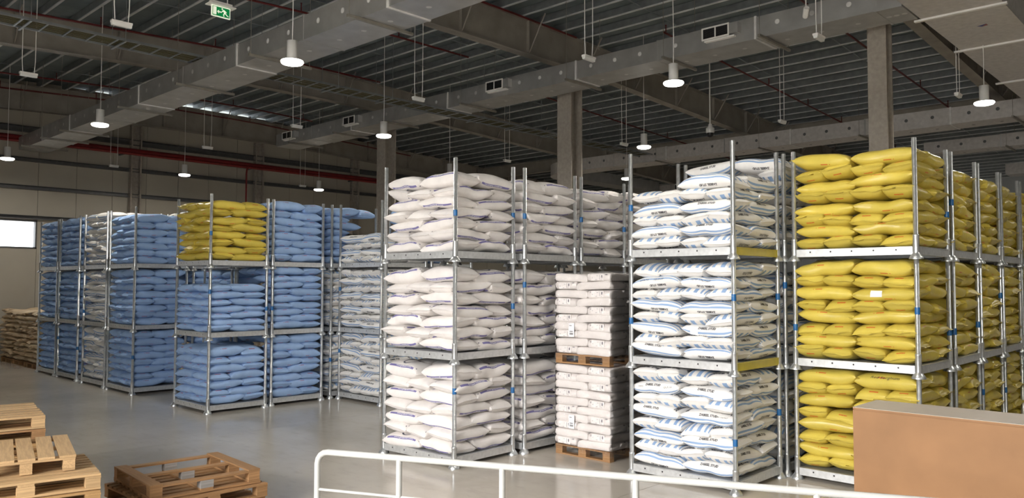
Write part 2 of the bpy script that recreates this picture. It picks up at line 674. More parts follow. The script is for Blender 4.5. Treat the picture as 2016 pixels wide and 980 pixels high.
for z, h, dpt in ((7.72, 0.20, 0.20), (6.70, 0.13, 0.16), (5.76, 0.13, 0.16), (WZ1 + 0.09, 0.12, 0.16), (2.6, 0.10, 0.14)):
    b = MB()
    y0 = 12 if z < 3 else YF
    b.box(XW, XW + dpt, y0, YB, z - h / 2, z - h / 2 + 0.015)
    b.box(XW, XW + 0.012, y0, YB, z - h / 2, z + h / 2)
    b.box(XW, XW + dpt, y0, YB, z + h / 2 - 0.015, z + h / 2)
    ob('girt', b.mesh('girt', 'girt'), wall_left)
win = struct('window_1', None, 'long bright strip window in the beige wall')
b = MB()
for (ya, yb, za, zb) in ((WY0, WY1, WZ0, WZ0 + 0.05), (WY0, WY1, WZ1 - 0.05, WZ1), (WY0, WY0 + 0.05, WZ0, WZ1), (WY1 - 0.05, WY1, WZ0, WZ1)):
    b.box(XW - 0.20, XW + 0.02, ya, yb, za, zb)
ob('window_frame', b.mesh('window_frame', 'girt'), win)
b = MB()
b.box(XW - 0.10, XW - 0.09, WY0 + .05, WY1 - .05, WZ0 + .05, WZ1 - .05)
ob('pane', b.mesh('pane', 'glass'), win)
b = MB()
b.box(XW - 0.2, XR + 0.2, YB, YB + 0.2, 0, 9.4)
struct('wall_back', b.mesh('wall_back', 'farpanel'), 'far end wall of the warehouse')
b = MB()
b.box(XR, XR + 0.2, YF, YB, 0, 9.4)
struct('wall_right', b.mesh('wall_right', 'panel'), 'side wall out of view')
b = MB()
for xa, xb, za, zb in ((XW - .2, -8.6, 0, 9.4), (-8.6, -0.2, 6.0, 9.4), (-0.2, 1.9, 0, 9.4), (1.9, 7.3, 6.0, 9.4), (7.3, XR + .2, 0, 9.4)):
    b.box(xa, xb, YF - 0.2, YF, za, zb)
struct('wall_front', b.mesh('wall_front', 'panel'), 'front wall with an open dock door and an added opening for light')  # unseen wall; right-hand opening added to let in fill light
b = MB()
b.box(XW - 12, XW - 0.3, -25, 50, -0.30, -0.1)
b.box(XW - 0.3, XR + 12, -40, YF - 0.25, -0.30, -0.02)
struct('ground', b.mesh('ground', 'yard'), 'pale concrete yard outside')


# ------------------------------------------------------------------ sacks
def noise_tab(rng, n=4):
    return [(rng.uniform(1, 3.2), rng.uniform(0, 6.28), rng.uniform(1, 3), rng.uniform(0, 6.28)) for _ in range(n)]


class Sack:
    flap = 0.026
    """pillow shape; u in -1..1 along x, v in 0..1 round it (0 = +y, .25 top, .5 = -y, .75 bottom)"""

    def __init__(s, L, w, t, seed, boxy=False, lump=1.0):
        s.L, s.w, s.t, s.boxy, s.lump = L, w, t, boxy, lump
        rng = random.Random(seed)
        s.tab = noise_tab(rng)
        s.bend = rng.uniform(-0.012, 0.02) * lump
        s.skew = rng.uniform(-0.012, 0.012) * lump
        s.pw = rng.uniform(3.0, 4.3)
        s.sag = rng.uniform(0.0, 0.022) * lump
        s.k = rng.choice((9, 11, 13))
        s.ph = rng.uniform(0, 6.28)
        s.tip = [rng.uniform(-0.034, 0.016) * lump, rng.uniform(-0.034, 0.016) * lump]

    def pos(s, u, v, off=0.0):
        au = min(1.0, abs(u))
        if s.boxy:
            bt = s.t / 2 * max(0.25, (1 - au ** 26)) ** 0.5
            aw = s.w / 2 * (0.995 - 0.03 * au ** 26)
            n = 9.0
        else:
            bt = s.t / 2 * max(0.0008, (1 - au ** s.pw)) ** 0.52
            aw = s.w / 2 * (0.94 + 0.06 * au ** 6)
            n = 2.7 + 0.3 * au
        th = 2 * PI * v
        c, sn = math.cos(th), math.sin(th)
        e = 2.0 / n
        y = aw * math.copysign(abs(c) ** e, c)
        z = bt * math.copysign(abs(sn) ** e, sn)
        nz = 0.0
        for a, p, b2, q in s.tab:
            nz += math.sin(a * u * 1.7 + p) * math.cos(b2 * th + q)
        r = 1 + 0.034 * nz * s.lump * (0.25 if s.boxy else 1)
        wr = 0.05 * s.lump * au ** 5 * math.sin(s.k * th + s.ph) * (0.2 if s.boxy else 1)
        y *= r
        z *= (r + wr)
        x = u * s.L / 2
        if not s.boxy:
            # ends pull in a little between the corners
            x -= math.copysign(0.014, u) * au ** 6 * (1 - min(1, abs(y) / aw) ** 2) * 0.6
        z += s.bend * (1 - u * u) - 0.004 - s.sag * math.exp(-((u - 0.1) / 0.28) ** 2) * (1 if sn > 0 else 0.3)
        z += (s.tip[0] if u < 0 else s.tip[1]) * au ** 3 + s.skew * u * (y / aw)
        if off:
            d = Vector((0, y / (aw * aw), z / max(bt * bt, 1e-4)))
            if d.length > 0:
                d.normalize()
                return Vector((x, y, z)) + d * off
        return Vector((x, y, z))

    def mesh(s, name, mat, nu=17, nv=20):
        us = [math.sin(PI / 2 * (-1 + 2 * i / (nu - 1))) for i in range(nu)]
        rows = [[s.pos(u, k / nv) for k in range(nv)] for u in us]
        if not s.boxy:   # sewn end hems
            def flap(row, sx):
                cz = sum(p.z for p in row) / nv
                return [Vector((p.x + sx * s.flap, p.y * 0.985, cz + (p.z - cz) * 0.7 - 0.004 + s.flap * (0.16 * math.sin(26 * p.y + s.ph) + 0.3 * math.sin(9 * p.y + 2 * s.ph)))) for p in row]
            rows = [flap(rows[0], -1)] + rows + [flap(rows[-1], 1)]
            us = [-1.02] + us + [1.02]
        vs = [p for r in rows for p in r]
        fs, uvs = [], []
        for i in range(len(rows) - 1):
            for k in range(nv):
                k2 = (k + 1) % nv
                fs.append((i * nv + k, (i + 1) * nv + k, (i + 1) * nv + k2, i * nv + k2))
                a, bb = (us[i] + 1) / 2, (us[i + 1] + 1) / 2
                uvs += [(a, k / nv), (bb, k / nv), (bb, (k + 1) / nv), (a, (k + 1) / nv)]
        n0 = (len(rows) - 1) * nv
        fs.append(tuple(range(nv)))
        uvs += [(0, k / nv) for k in range(nv)]
        fs.append(tuple(n0 + k for k in range(nv - 1, -1, -1)))
        uvs += [(1, k / nv) for k in range(nv - 1, -1, -1)]
        me = bpy.data.meshes.new(name)
        me.from_pydata([tuple(p) for p in vs], [], fs)
        ul = me.uv_layers.new(name='UVMap')
        ul.data.foreach_set('uv', [c for q in uvs for c in q])
        me.polygons.foreach_set('use_smooth', [True] * len(fs))
        me.materials.append(M[mat])
        me.update()
        return me

    def perim(s):
        p = 0
        q = s.pos(0, 0)
        for k in range(1, 41):
            q2 = s.pos(0, k / 40)
            p += (q2 - q).length
            q = q2
        return p


_txt = {}


def text_tris(body, bold=0.0, shear=0.0):
    k = (body, bold, shear)
    if k not in _txt:
        cu = bpy.data.curves.new('text', 'FONT')
        cu.body = body
        cu.align_x = 'CENTER'
        cu.align_y = 'CENTER'
        cu.resolution_u = 2
        cu.offset = bold
        cu.shear = shear
        o = bpy.data.objects.new('text_source', cu)
        COL.objects.link(o)
        bpy.context.view_layer.update()
        me = o.to_mesh()
        me.calc_loop_triangles()
        vs = [v.co.copy() for v in me.vertices]
        fs = [tuple(t.vertices) for t in me.loop_triangles]
        xs = [v.x for v in vs]
        yys = [v.y for v in vs]
        w, cx, cy = max(xs) - min(xs), (max(xs) + min(xs)) / 2, (max(yys) + min(yys)) / 2
        vs = [((v.x - cx) / w, (v.y - cy) / w) for v in vs]
        o.to_mesh_clear()
        bpy.data.objects.remove(o)
        bpy.data.curves.remove(cu)
        _txt[k] = (vs, fs)
    return _txt[k]


def side_map(sk, side, uc=0.0, vc=None):
    """text along the length on one long side; reads upright with the printed-less face up"""
    P = sk.perim()
    if side == 0:   # local -y
        return lambda x, y: sk.pos(uc - x * 2 / sk.L, (0.575 if vc is None else vc) + y / P, 0.004)
    return lambda x, y: sk.pos(uc + x * 2 / sk.L, (0.925 if vc is None else vc) - y / P, 0.004)


def end_map(sk, end, d=0.60, vc=0.75):
    P = sk.perim()
    if end > 0:
        return lambda x, y: sk.pos(d - y * 2 / sk.L, vc - x / P, 0.004)
    return lambda x, y: sk.pos(-d + y * 2 / sk.L, vc + x / P, 0.004)


def add_text(mb, body, width, fmap, bold=0.0, mi=0, shear=0.0, dx=0.0, dy=0.0, tall=1.0):
    vs, fs = text_tris(body, bold, shear)
    mb.add([fmap(x * width + dx, y * width * tall + dy) for x, y in vs], fs, mi)


def add_patch(mb, fmap, x0, x1, y0, y1, mi=0, n=6):
    vs = [fmap(x0 + (x1 - x0) * i / n, y0 + (y1 - y0) * j / 2) for j in range(3) for i in range(n + 1)]
    fs = [(j * (n + 1) + i, j * (n + 1) + i + 1, (j + 1) * (n + 1) + i + 1, (j + 1) * (n + 1) + i) for j in range(2) for i in range(n)]
    mb.add(vs, fs, mi)


KIND = {
    'yellow': dict(name='yellow_sack', mat='yellow', dims=(0.79, 0.425, 0.178), word='yellow sack', n=9, lump=1.0),
    'blue': dict(name='blue_sack', mat='blue', dims=(0.78, 0.42, 0.176), word='blue sack', n=8, lump=0.9),
    'white': dict(name='white_sack', mat='white', dims=(0.79, 0.52, 0.185), word='white sack', n=9, lump=1.25),
    'striped': dict(name='striped_sack', mat='striped', dims=(0.78, 0.425, 0.172), word='striped sack', n=8, lump=1.0),
    'tan': dict(name='tan_sack', mat='tan', dims=(0.70, 0.44, 0.17), word='tan sack', n=5, lump=1.15),
    'bag': dict(name='wrapped_bag', mat='bag', dims=(0.612, 0.408, 0.122), word='white film bag', n=3, lump=0.8),
}
for ki, (k, d) in enumerate(KIND.items()):
    d['var'] = []
    for i in range(d['n']):
        sk = Sack(*d['dims'], seed=100 * ki + i, boxy=(k == 'bag'), lump=d['lump'])
        sk.flap = 0.040 if k == 'yellow' else (0.011 if k == 'blue' else 0.018)
        me = sk.mesh(d['name'], d['mat'])
        prints = None
        if k == 'striped':
            b = MB()
            for sd in (0, 1):
                add_text(b, 'ZABEEL STUD', 0.25, side_map(sk, sd, vc=(0.56 if sd == 0 else 0.94)), 0.028, 0, 0.0, random.uniform(-.05, .05), 0, 1.5)
            for e in (-1, 1):
                add_text(b, 'ZABEEL STUD', 0.27, end_map(sk, e, 0.80), 0.032, 0, 0.2, 0, 0, 1.5)
            prints = b.mesh('printed_lettering', 'ink')
        elif k == 'white':
            b = MB()
            for sd, txt in ((0, 'www.godawari.com'), (1, 'Godawari Industries')):
                P = sk.perim()
                if sd == 0:
                    fm = lambda x, y, sk=sk, P=P: sk.pos(x * 2 / sk.L, 0.425 - y / P, 0.004)
                else:
                    fm = lambda x, y, sk=sk, P=P: sk.pos(-x * 2 / sk.L, 0.075 + y / P, 0.004)
                add_text(b, txt, 0.38, fm, 0.012, 0, 0, 0.05, 0, 1.1)
            prints = b.mesh('printed_lettering', 'whiteink')
        d['var'].append((sk, me, prints))

MASS = {}     # kind -> MB of transformed sacks that go into one 'stuff' object


def put_sack(kind, loc, yaw, roll, pitchz, label, group, scale=(1, 1, 1), text=True, mass=None, rng=random):
    d = KIND[kind]
    sk, me, prints = rng.choice(d['var'])
    # roll about the sack's own length, tilt, then yaw
    mat = Matrix.Translation(loc) @ Matrix.Rotation(yaw, 4, 'Z') @ Matrix.Rotation(pitchz, 4, 'Y') @ Matrix.Rotation(roll, 4, 'X') @ Matrix.Diagonal((*scale, 1))
    if mass is not None:
        MASS.setdefault(mass, []).append((me, mat))
        return None, sk
    o = ob(d['name'], me)
    o.matrix_world = mat
    tag(o, label, 'sack', group)
    if prints is not None and text:
        ob('printed_lettering', prints, o)['kind'] = 'stuff'
    return o, sk


LV = ['bottom', 'middle', 'top']
EXTRA = {}
# which printed face lies up on each sack of the front striped rack: A striped, B lettered
FACE = {('S1', 0): ['AB', 'AABB', 'AB', 'BAAB', 'BB', 'BBBA', 'BB', 'BBAB'], ('S1', 1): ['BA', 'ABBB', 'AB', 'BABA', 'AA', 'BAAA', 'AA', 'AAAA'],
        ('S1', 2): ['AABA', 'AB', 'ABBB', 'AB', 'ABAB', 'AA']}


def stack_sacks(S, lev, spec):
    kind, layers, pitch, first, faces = spec[:5]
    opt = spec[5] if len(spec) > 5 else {}
    d = KIND[kind]
    rng = random.Random(hash((round(S['x'], 2), round(S['y'], 2), lev)) & 0xffff)
    nf = 3 if kind == 'white' else 4
    base = lev * 1.414 + 0.155
    L0, w0, t0 = d['dims']
    WI, DI = 1.455, 1.165        # load footprint
    ca, sa = math.cos(S['rot']), math.sin(S['rot'])
    jit = 0.6 if kind == 'blue' else (1.25 if kind == 'white' else 1.0)
    for li in range(layers):
        if li < opt.get('skip', 0):
            continue
        typ = first if li % 2 == 0 else ('E' if first == 'L' else 'L')
        top = li == layers - 1
        ins = [] # (lx, ly, along, sx, sw, words)
        ll, sw = WI / 2, DI - WI / 2
        ew = WI / nf
        X0, Y0 = -1.5 + 0.0225, 0.02
        if typ == 'L':
            for i, nm in enumerate(('left', 'right')):
                if 'F' in faces or top or i == 1:
                    ins.append((X0 + ll * (i + .5), Y0 + sw / 2, 'X', ll, sw, nm + ' lengthwise'))
            for i in range(nf):
                if i == nf - 1 and ('R' in faces) or top:
                    ins.append((X0 + ew * (i + .5), Y0 + sw + ll / 2, 'Y', ll, ew, 'rear ' + ORD[i] + ' end'))
        else:
            for i in range(nf):
                if 'F' in faces or top or i == nf - 1:
                    ins.append((X0 + ew * (i + .5), Y0 + ll / 2, 'Y', ll, ew, ORD[i] + ' end from left'))
            for i, nm in enumerate(('left', 'right')):
                if i == 1 and 'R' in faces or top:
                    ins.append((X0 + ll * (i + .5), Y0 + ll + sw / 2, 'X', ll, sw, 'rear ' + nm + ' lengthwise'))
        face = FACE.get((S['id'], lev))
        for lx, ly, along, ln, wd, words in ins:
            if top and 'only' in opt and not any(q in words for q in opt['only']):
                continue
            s = (ln / (L0 - 0.045), wd / (w0 - 0.035), pitch / (t0 - 0.034))
            lx += rng.gauss(0, 0.014) * jit
            ly += rng.gauss(0, 0.017) * jit
            z = base + (li + 0.5) * pitch + rng.gauss(0, 0.004) * jit
            yaw = S['rot'] + (0 if along == 'X' else PI / 2) + rng.gauss(0, 0.035) * jit + (PI if rng.random() < .5 else 0)
            roll = (PI if rng.random() < (0.5 if kind != 'blue' else 0.4) else 0) + rng.gauss(0, 0.045) * jit
            if face and 'rear' not in words:
                q = {'left': 0, 'right': 1, 'first': 0, 'second': 1, 'third': 2, 'fourth': 3}[words.split()[0]]
                roll = (PI if face[li][q] == 'B' else 0) + rng.gauss(0, 0.045)
            tilt = rng.gauss(0, 0.03) * jit
            if top:
                tilt *= 1.4
                s = (s[0], s[1], s[2] * (1.2 if kind == 'white' else 1.12))
                z += 0.012
            if li == 0:
                z += 0.006
            wx = S['x'] + ca * lx - sa * ly
            wy = S['y'] + sa * lx + ca * ly
            lab = f"{d['word']} {ORD[li]} layer up, {words}, {LV[lev]} tray, {S['phrase']}"
            o, sk = put_sack(kind, (wx, wy, z), yaw, roll, tilt, lab, f"{kind} sacks on the {S['phrase']}", s, S.get('text', True), S.get('mass') if not opt.get('nomass') else None, rng)
            key = (S['id'], lev, li, words)
            if o is not None and key in EXTRA:
                EXTRA[key](o, sk, roll, yaw - S['rot'])


# ------------------------------------------------------------------ stacking racks
W, D, HT = 1.5, 1.204, 1.45
b = MB()
b.lathe([(0.036, 0.05), (0.036, 0.275), (0.0375, 0.278), (0.0375, 0.29), (0.0285, 0.295), (0.0285, HT), (0.024, HT + .004)], 14)
POST = b.mesh('post', 'galv')
b = MB()
b.lathe([(0.081, 0.0), (0.081, 0.007), (0.076, 0.022), (0.068, 0.036), (0.056, 0.052), (0.044, 0.064), (0.0375, 0.078)], 18)
BELL = b.mesh('bell_foot', 'galv')


def rail_mesh(L, holes, mat='tray'):
    b = MB()
    b.box(-L / 2, L / 2, -0.02, 0.02, 0.055, 0.145)
    b.box(-L / 2, L / 2, -0.028, 0.02, 0.145, 0.152)
    for i in range(holes):
        x = -L / 2 + L * (i + 0.7) / (holes + .4)
        n = 8
        ring = [(x + 0.011 * math.cos(2 * PI * k / n), -0.0215, 0.115 + 0.011 * math.sin(2 * PI * k / n)) for k in range(n)]
        b.add(ring, [tuple(range(n))], 1)
    return b.mesh('tray_rail', mat, 'black')


RF = rail_mesh(W - 0.07, 5)
RS = rail_mesh(D - 0.07, 0)
RSY = rail_mesh(D - 0.07, 0, 'yellowrail')  # yellow-coloured side rail, used on upper trays only
b = MB()
b.box(-W / 2 + .03, W / 2 - .03, -D / 2 + .03, D / 2 - .03, 0.138, 0.150)
DECK = b.mesh('deck_panel', 'deck')
b = MB()
b.box(-W / 2 + .04, W / 2 - .04, -0.02, 0.02, 0.075, 0.138)
BEAM = b.mesh('deck_beam', 'deck')
b = MB()
b.lathe([(0.0293, -0.042), (0.0297, -0.04), (0.0297, 0.04), (0.0293, 0.042)], 14)
TAPE = b.mesh('tape_band', 'tape')


def rack(S, lev, tapes=()):
    lab = f"galvanised post pallet, {LV[lev]} tray of the {S['phrase']}"
    t = thing('stacking_rack', lab, 'rack', (S['x'], S['y'], lev * 1.414), (0, 0, S['rot']), 'galvanised stacking racks')
    for i, (px, py) in enumerate(((-W, 0), (0, 0), (0, D), (-W, D))):
        p = ob('post', POST, t, (px, py, 0))
        ob('bell_foot', BELL, p)
        for q, tz in tapes:
            if q == i:
                ob('tape_band', TAPE, p, (0, 0, tz))['label'] = 'band of blue tape'
    ob('tray_rail', RF, t, (-W / 2, 0, 0))
    ob('tray_rail', RF, t, (-W / 2, D, 0), (0, 0, PI))
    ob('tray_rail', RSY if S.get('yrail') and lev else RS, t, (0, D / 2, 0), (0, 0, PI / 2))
    ob('tray_rail', RS, t, (-W, D / 2, 0), (0, 0, -PI / 2))
    ob('deck_panel', DECK, t, (-W / 2, D / 2, 0))
    for k in (0.28, 0.5, 0.72):
        ob('deck_beam', BEAM, t, (-W / 2, D * k, 0))


def note(x0, x1, y0, y1):
    def f(o, sk, roll, yaw):
        front_neg = (math.cos(yaw) > 0) != (math.cos(roll) < 0)
        upright = math.cos(roll) > 0
        P = sk.perim()
        vc = 0.5
        sgn = (1 if math.cos(yaw) > 0 else -1)
        if front_neg:
            fm = lambda x, y: sk.pos(sgn * x * 2 / sk.L, 0.5 - (y if upright else -y) / P, 0.006)
        else:
            fm = lambda x, y: sk.pos(sgn * x * 2 / sk.L, 0.0 + (y if upright else -y) / P, 0.006)
        mb = MB()
        add_patch(mb, fm, x0, x1, y0, y1)
        ob('paper_note', mb.mesh('paper_note', 'paper'), o)['label'] = 'blank white paper note'
    return f


def scribble(txt, w, dx, dy, second=None, dx2=0.0, w2=0.0):
    def f(o, sk, roll, yaw):
        front_neg = (math.cos(yaw) > 0) != (math.cos(roll) < 0)
        upright = math.cos(roll) > 0
        P = sk.perim()
        sgn = (1 if math.cos(yaw) > 0 else -1)
        v0 = 0.5 if front_neg else 0.0
        vs = -1 if front_neg else 1
        fm = lambda x, y: sk.pos(sgn * x * 2 / sk.L, v0 + vs * (y if upright else -y) / P, 0.005)
        mb = MB()
        add_text(mb, txt, w, fm, -0.004, 0, 0.3, dx, dy, 1.0)
        if second:
            add_text(mb, second, w2, fm, -0.004, 0, 0.3, dx2, dy, 1.0)
        h = ob('handwriting', mb.mesh('handwriting', 'ink'), o)
        h['label'] = 'handwritten black marker'
        h['kind'] = 'stuff'
    return f


EXTRA[('Y1', 1, 5, 'right lengthwise')] = note(-0.16, -0.02, -0.02, 0.07)
EXTRA[('Y1', 0, 7, 'right lengthwise')] = scribble('Red Sorghum', 0.36, 0.0, 0.06)
EXTRA[('S1', 1, 2, 'right lengthwise')] = note(-0.26, -0.15, -0.05, 0.05)
EXTRA[('S1', 0, 6, 'right lengthwise')] = note(0.10, 0.22, -0.05, 0.06)
EXTRA[('S1', 1, 6, 'left lengthwise')] = scribble('OATS     15-7-19', 0.36, -0.05, 0.035)
EXTRA[('S1', 1, 6, 'right lengthwise')] = scribble('TEMP 1767567', 0.28, -0.05, 0.035)
EXTRA[('S1', 0, 4, 'right lengthwise')] = scribble('TEMP 1767567', 0.20, 0.18, 0.05)
EXTRA[('S1', 0, 6, 'left lengthwise')] = scribble('OATS', 0.085, -0.22, 0.02, '15-7-19', 0.22, 0.12)

d_ = math.radians
STACKS = [
    dict(id='G1', x=-8.09, y=7.41, rot=d_(1.66), phrase='front plain white rack', tapes={0: [(1, 1.05), (2, 0.95)], 1: [(2, 0.78)], 2: [(1, 0.68), (2, 0.72)]},
         lv=[('white', 7, .168, 'L', 'FR'), ('white', 7, .163, 'L', 'FR'), ('white', 7, .155, 'L', 'FR')]),
    dict(id='G2', x=-8.05, y=8.79, rot=0, phrase='second plain white rack', tapes={1: [(0, 1.2), (1, 1.1)], 2: [(1, 0.72)]},
         lv=[('white', 7, .165, 'E', 'R'), ('white', 7, .16, 'L', 'R'), ('white', 7, .16, 'L', 'R')]),
    dict(id='G3', x=-8.05, y=10.16, rot=0, phrase='third plain white rack', tapes={2: [(1, 0.75), (2, 0.65)]},
         lv=[('white', 7, .165, 'L', 'R'), ('white', 7, .16, 'L', 'R'), ('white', 7, .16, 'E', 'R')]),
    dict(id='G4', x=-8.05, y=11.53, rot=0, phrase='fourth plain white rack', text=False,
         lv=[None, ('white', 7, .16, 'L', 'R'), ('white', 7, .16, 'L', 'R')]),
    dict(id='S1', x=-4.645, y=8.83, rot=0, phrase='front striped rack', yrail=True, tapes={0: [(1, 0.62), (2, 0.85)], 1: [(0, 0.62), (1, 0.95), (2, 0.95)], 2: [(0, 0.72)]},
         lv=[('striped', 8, .156, 'L', 'FR'), ('striped', 8, .150, 'L', 'FR'), ('striped', 6, .150, 'E', 'FR', dict(only=('right', 'fourth', 'third')))]),
    dict(id='S2', x=-4.62, y=10.20, rot=0, phrase='second striped rack', tapes={1: [(1, 1.1)]},
         lv=[('striped', 7, .156, 'E', 'R'), ('striped', 7, .156, 'L', 'R'), ('striped', 8, .158, 'E', 'R')]),
    dict(id='Y1', x=-2.96, y=10.12, rot=d_(-1.2), phrase='front yellow rack', tapes={1: [(0, 0.55), (1, 0.8), (2, 0.5)], 2: [(2, 0.6)]},
         lv=[('yellow', 8, .156, 'E', 'FR'), ('yellow', 8, .154, 'E', 'FR'), ('yellow', 8, .150, 'E', 'FR')]),
    dict(id='Y2', x=-2.93, y=11.53, rot=0, phrase='second yellow rack', tapes={1: [(1, 0.5), (2, 0.55)], 2: [(1, 0.78)]},
         lv=[('yellow', 8, .156, 'E', 'R'), ('yellow', 8, .155, 'L', 'R'), ('yellow', 7, .158, 'E', 'R')]),
    dict(id='Y3', x=-2.93, y=12.90, rot=0, phrase='third yellow rack', tapes={0: [(1, 1.0)], 1: [(2, 0.95)]},
         lv=[('yellow', 8, .156, 'L', 'R'), ('yellow', 8, .155, 'E', 'R'), ('yellow', 7, .158, 'L', 'R')]),
    dict(id='Y4', x=-2.93, y=14.27, rot=0, phrase='fourth yellow rack', tapes={0: [(1, 0.9)]},
         lv=[('yellow', 8, .156, 'E', 'R'), ('yellow', 8, .155, 'L', 'R'), ('yellow', 7, .158, 'E', 'R')]),
    dict(id='Y5', x=-2.93, y=15.64, rot=0, phrase='fifth yellow rack', mass='yellow',
         lv=[('yellow', 8, .156, 'L', 'R'), ('yellow', 8, .155, 'E', 'R'), ('yellow', 7, .158, 'L', 'R')]),
    dict(id='B', x=-14.88, y=7.17, rot=d_(-.4), phrase='mixed yellow and blue rack', tapes={1: [(1, 0.95), (2, 0.6)], 2: [(1, 0.68)]},
         lv=[('blue', 7, .155, 'E', 'FR'), ('blue', 7, .130, 'L', 'FR'), ('yellow', 8, .146, 'L', 'FR')]),
    dict(id='D', x=-14.93, y=8.54, rot=0, phrase='blue rack behind mixed rack', tapes={1: [(1, 0.6)]},
         lv=[('blue', 8, .160, 'E', 'R'), ('blue', 9, .142, 'E', 'R'), ('blue', 8, .155, 'L', 'R')]),
    dict(id='B3', x=-15.0, y=10.02, rot=0, phrase='third rack behind mixed rack', text=False, tapes={0: [(1, 0.85)]},
         lv=[('striped', 8, .155, 'L', 'F'), ('striped', 8, .155, 'E', 'F'), ('blue', 8, .155, 'L', 'F')]),
    dict(id='F', x=-13.335, y=10.14, rot=0, phrase='far bright striped rack', tapes={0: [(0, 1.05)], 1: [(0, 1.0)]},
         lv=[('striped', 8, .16, 'E', 'FR'), ('striped', 8, .155, 'L', 'FR'), ('striped', 4, .145, 'E', 'FR')]),
    dict(id='F2', x=-13.335, y=11.51, rot=0, phrase='rack behind far striped rack',
         lv=[None, None, ('blue', 8, .158, 'L', 'F')]),
    dict(id='C', x=-18.65, y=7.20, rot=0, phrase='corner blue rack', tapes={0: [(1, 0.85)]},
         lv=[('blue', 8, .158, 'E', 'FR'), ('blue', 8, .156, 'E', 'FR'), ('blue', 7, .160, 'E', 'FR')]),
    dict(id='C2', x=-18.65, y=8.57, rot=0, phrase='rack behind corner blue rack', mass='blue',
         lv=[('blue', 8, .158, 'L', 'R'), ('blue', 8, .156, 'L', 'R'), ('striped', 8, .163, 'L', 'R', dict(nomass=1))]),
    dict(id='P', x=-20.35, y=7.20, rot=0, phrase='pale rack between blue racks', text=False, tapes={1: [(0, 0.4)]},
         lv=[('striped', 8, .155, 'E', 'F'), ('striped', 8, .155, 'L', 'F'), ('striped', 8, .158, 'E', 'F')]),
    dict(id='A2', x=-22.25, y=7.20, rot=0, phrase='dark blue rack beside pale rack', mass='blue', tapes={0: [(1, 0.85), (0, 1.05)]},
         lv=[('blue', 8, .155, 'E', 'F'), ('blue', 8, .155, 'L', 'F'), ('blue', 8, .155, 'E', 'F')]),
    dict(id='A1', x=-23.95, y=7.20, rot=0, phrase='leftmost dark blue rack', mass='blue',
         lv=[('blue', 8, .155, 'L', 'F'), ('blue', 8, .155, 'E', 'F'), ('blue', 8, .155, 'L', 'F')]),
    dict(id='H', x=-16.62, y=8.60, rot=0, phrase='rack hidden behind mixed rack', mass='blue',
         lv=[('blue', 8, .155, 'L', 'F'), ('blue', 8, .155, 'E', 'F'), None]),
]
for S in STACKS:
    for lev in range(3):
        rack(S, lev, S.get('tapes', {}).get(lev, ()))
        if S['lv'][lev]:
            stack_sacks(S, lev, S['lv'][lev])


def flush_mass(key, name, label):
    vs, fs, uvs = [], [], []
    mat = None
    for me, mx in MASS.get(key, ()):
        o = len(vs)
        vs += [tuple(mx @ v.co) for v in me.vertices]
        fs += [tuple(i + o for i in p.vertices) for p in me.polygons]
        uvs += [c for l in me.uv_layers[0].data for c in l.uv]
        mat = me.materials[0]
    me = bpy.data.meshes.new(name)
    me.from_pydata(vs, [], fs)
    me.uv_layers.new(name='UVMap').data.foreach_set('uv', uvs)
    me.polygons.foreach_set('use_smooth', [True] * len(fs))
    me.materials.append(mat)
    me.update()
    fixn(me)
    tag(ob(name, me), label, 'sacks', None, 'stuff')


flush_mass('blue', 'blue_sacks', 'mass of far blue sacks in the dark blue racks against the wall')
flush_mass('yellow', 'yellow_sacks', 'mass of yellow sacks in the last yellow rack at the frame edge')


# ------------------------------------------------------------------ wooden pallets
def pallet(label, loc, rotz, L=1.2, Wd=0.8, nd=7, mat='wood', upside=False, group='wooden pallets', grey=False, bw=None):
    """local x along the deck boards, origin at the centre of the base; height 0.144"""
    t = thing('wooden_pallet', label, 'pallet', loc, (0, 0, rotz), group)
    inner = t
    fz = (lambda z: 0.144 - z) if upside else (lambda z: z)
    bw = bw or Wd / nd * (0.86 if nd == 5 else (0.62 if nd == 7 else 0.68))
    for i in range(nd):
        yy = -Wd / 2 + bw / 2 + (Wd - bw) * i / (nd - 1)
        ob('deck_board', boxmesh(L, bw, 0.020, mat), inner, (random.gauss(0, .003), yy + random.gauss(0, .003), fz(0.134)), (0, 0, random.gauss(0, .004)))
    for k in (-1, 0, 1):
        ob('cross_board', boxmesh(Wd, 0.13, 0.020, mat), inner, (k * (L / 2 - 0.065), 0, fz(0.113)), (0, 0, PI / 2))
    for kx in (-1, 0, 1):
        for ky in (-1, 0, 1):
            ob('block', boxmesh(0.14 if kx == 0 else 0.125, 0.10, 0.080, 'woodgrey' if grey and kx == 0 else mat), inner, (kx * (L / 2 - 0.065), ky * (Wd / 2 - 0.052), fz(0.062)))
    for ky in (-1, 0, 1):
        ob('bottom_board', boxmesh(L, 0.10, 0.020, mat), inner, (0, ky * (Wd / 2 - 0.052), fz(0.011)))
    if upside:
        for k in (-1, 1):
            ob('end_board', boxmesh(Wd, 0.13, 0.014, mat), inner, (k * (L / 2 - 0.065), 0, fz(-0.006)), (0, 0, PI / 2))
    return t


def corner_stack(corner, rot, n, lab, along, L, Wd, nd, mats, z0=0.0):
    """corner = +x'+y' corner of the top pallet"""
    for i in range(n):
        c, s = math.cos(rot), math.sin(rot)
        dx, dy = (L, Wd) if along == 'X' else (Wd, L)
        j = n - 1 - i
        ex = 0 if j == 0 else random.uniform(-.01, .06)
        cx = corner[0] - c * dx / 2 + s * dy / 2 + c * ex
        cy = corner[1] - s * dx / 2 - c * dy / 2 + s * ex
        pallet(lab(j), (cx, cy, z0 + i * 0.15), rot + (0 if along == 'X' else PI / 2) + (0 if j == 0 else random.gauss(0, .012)), L, Wd, nd, mats[j % len(mats)])


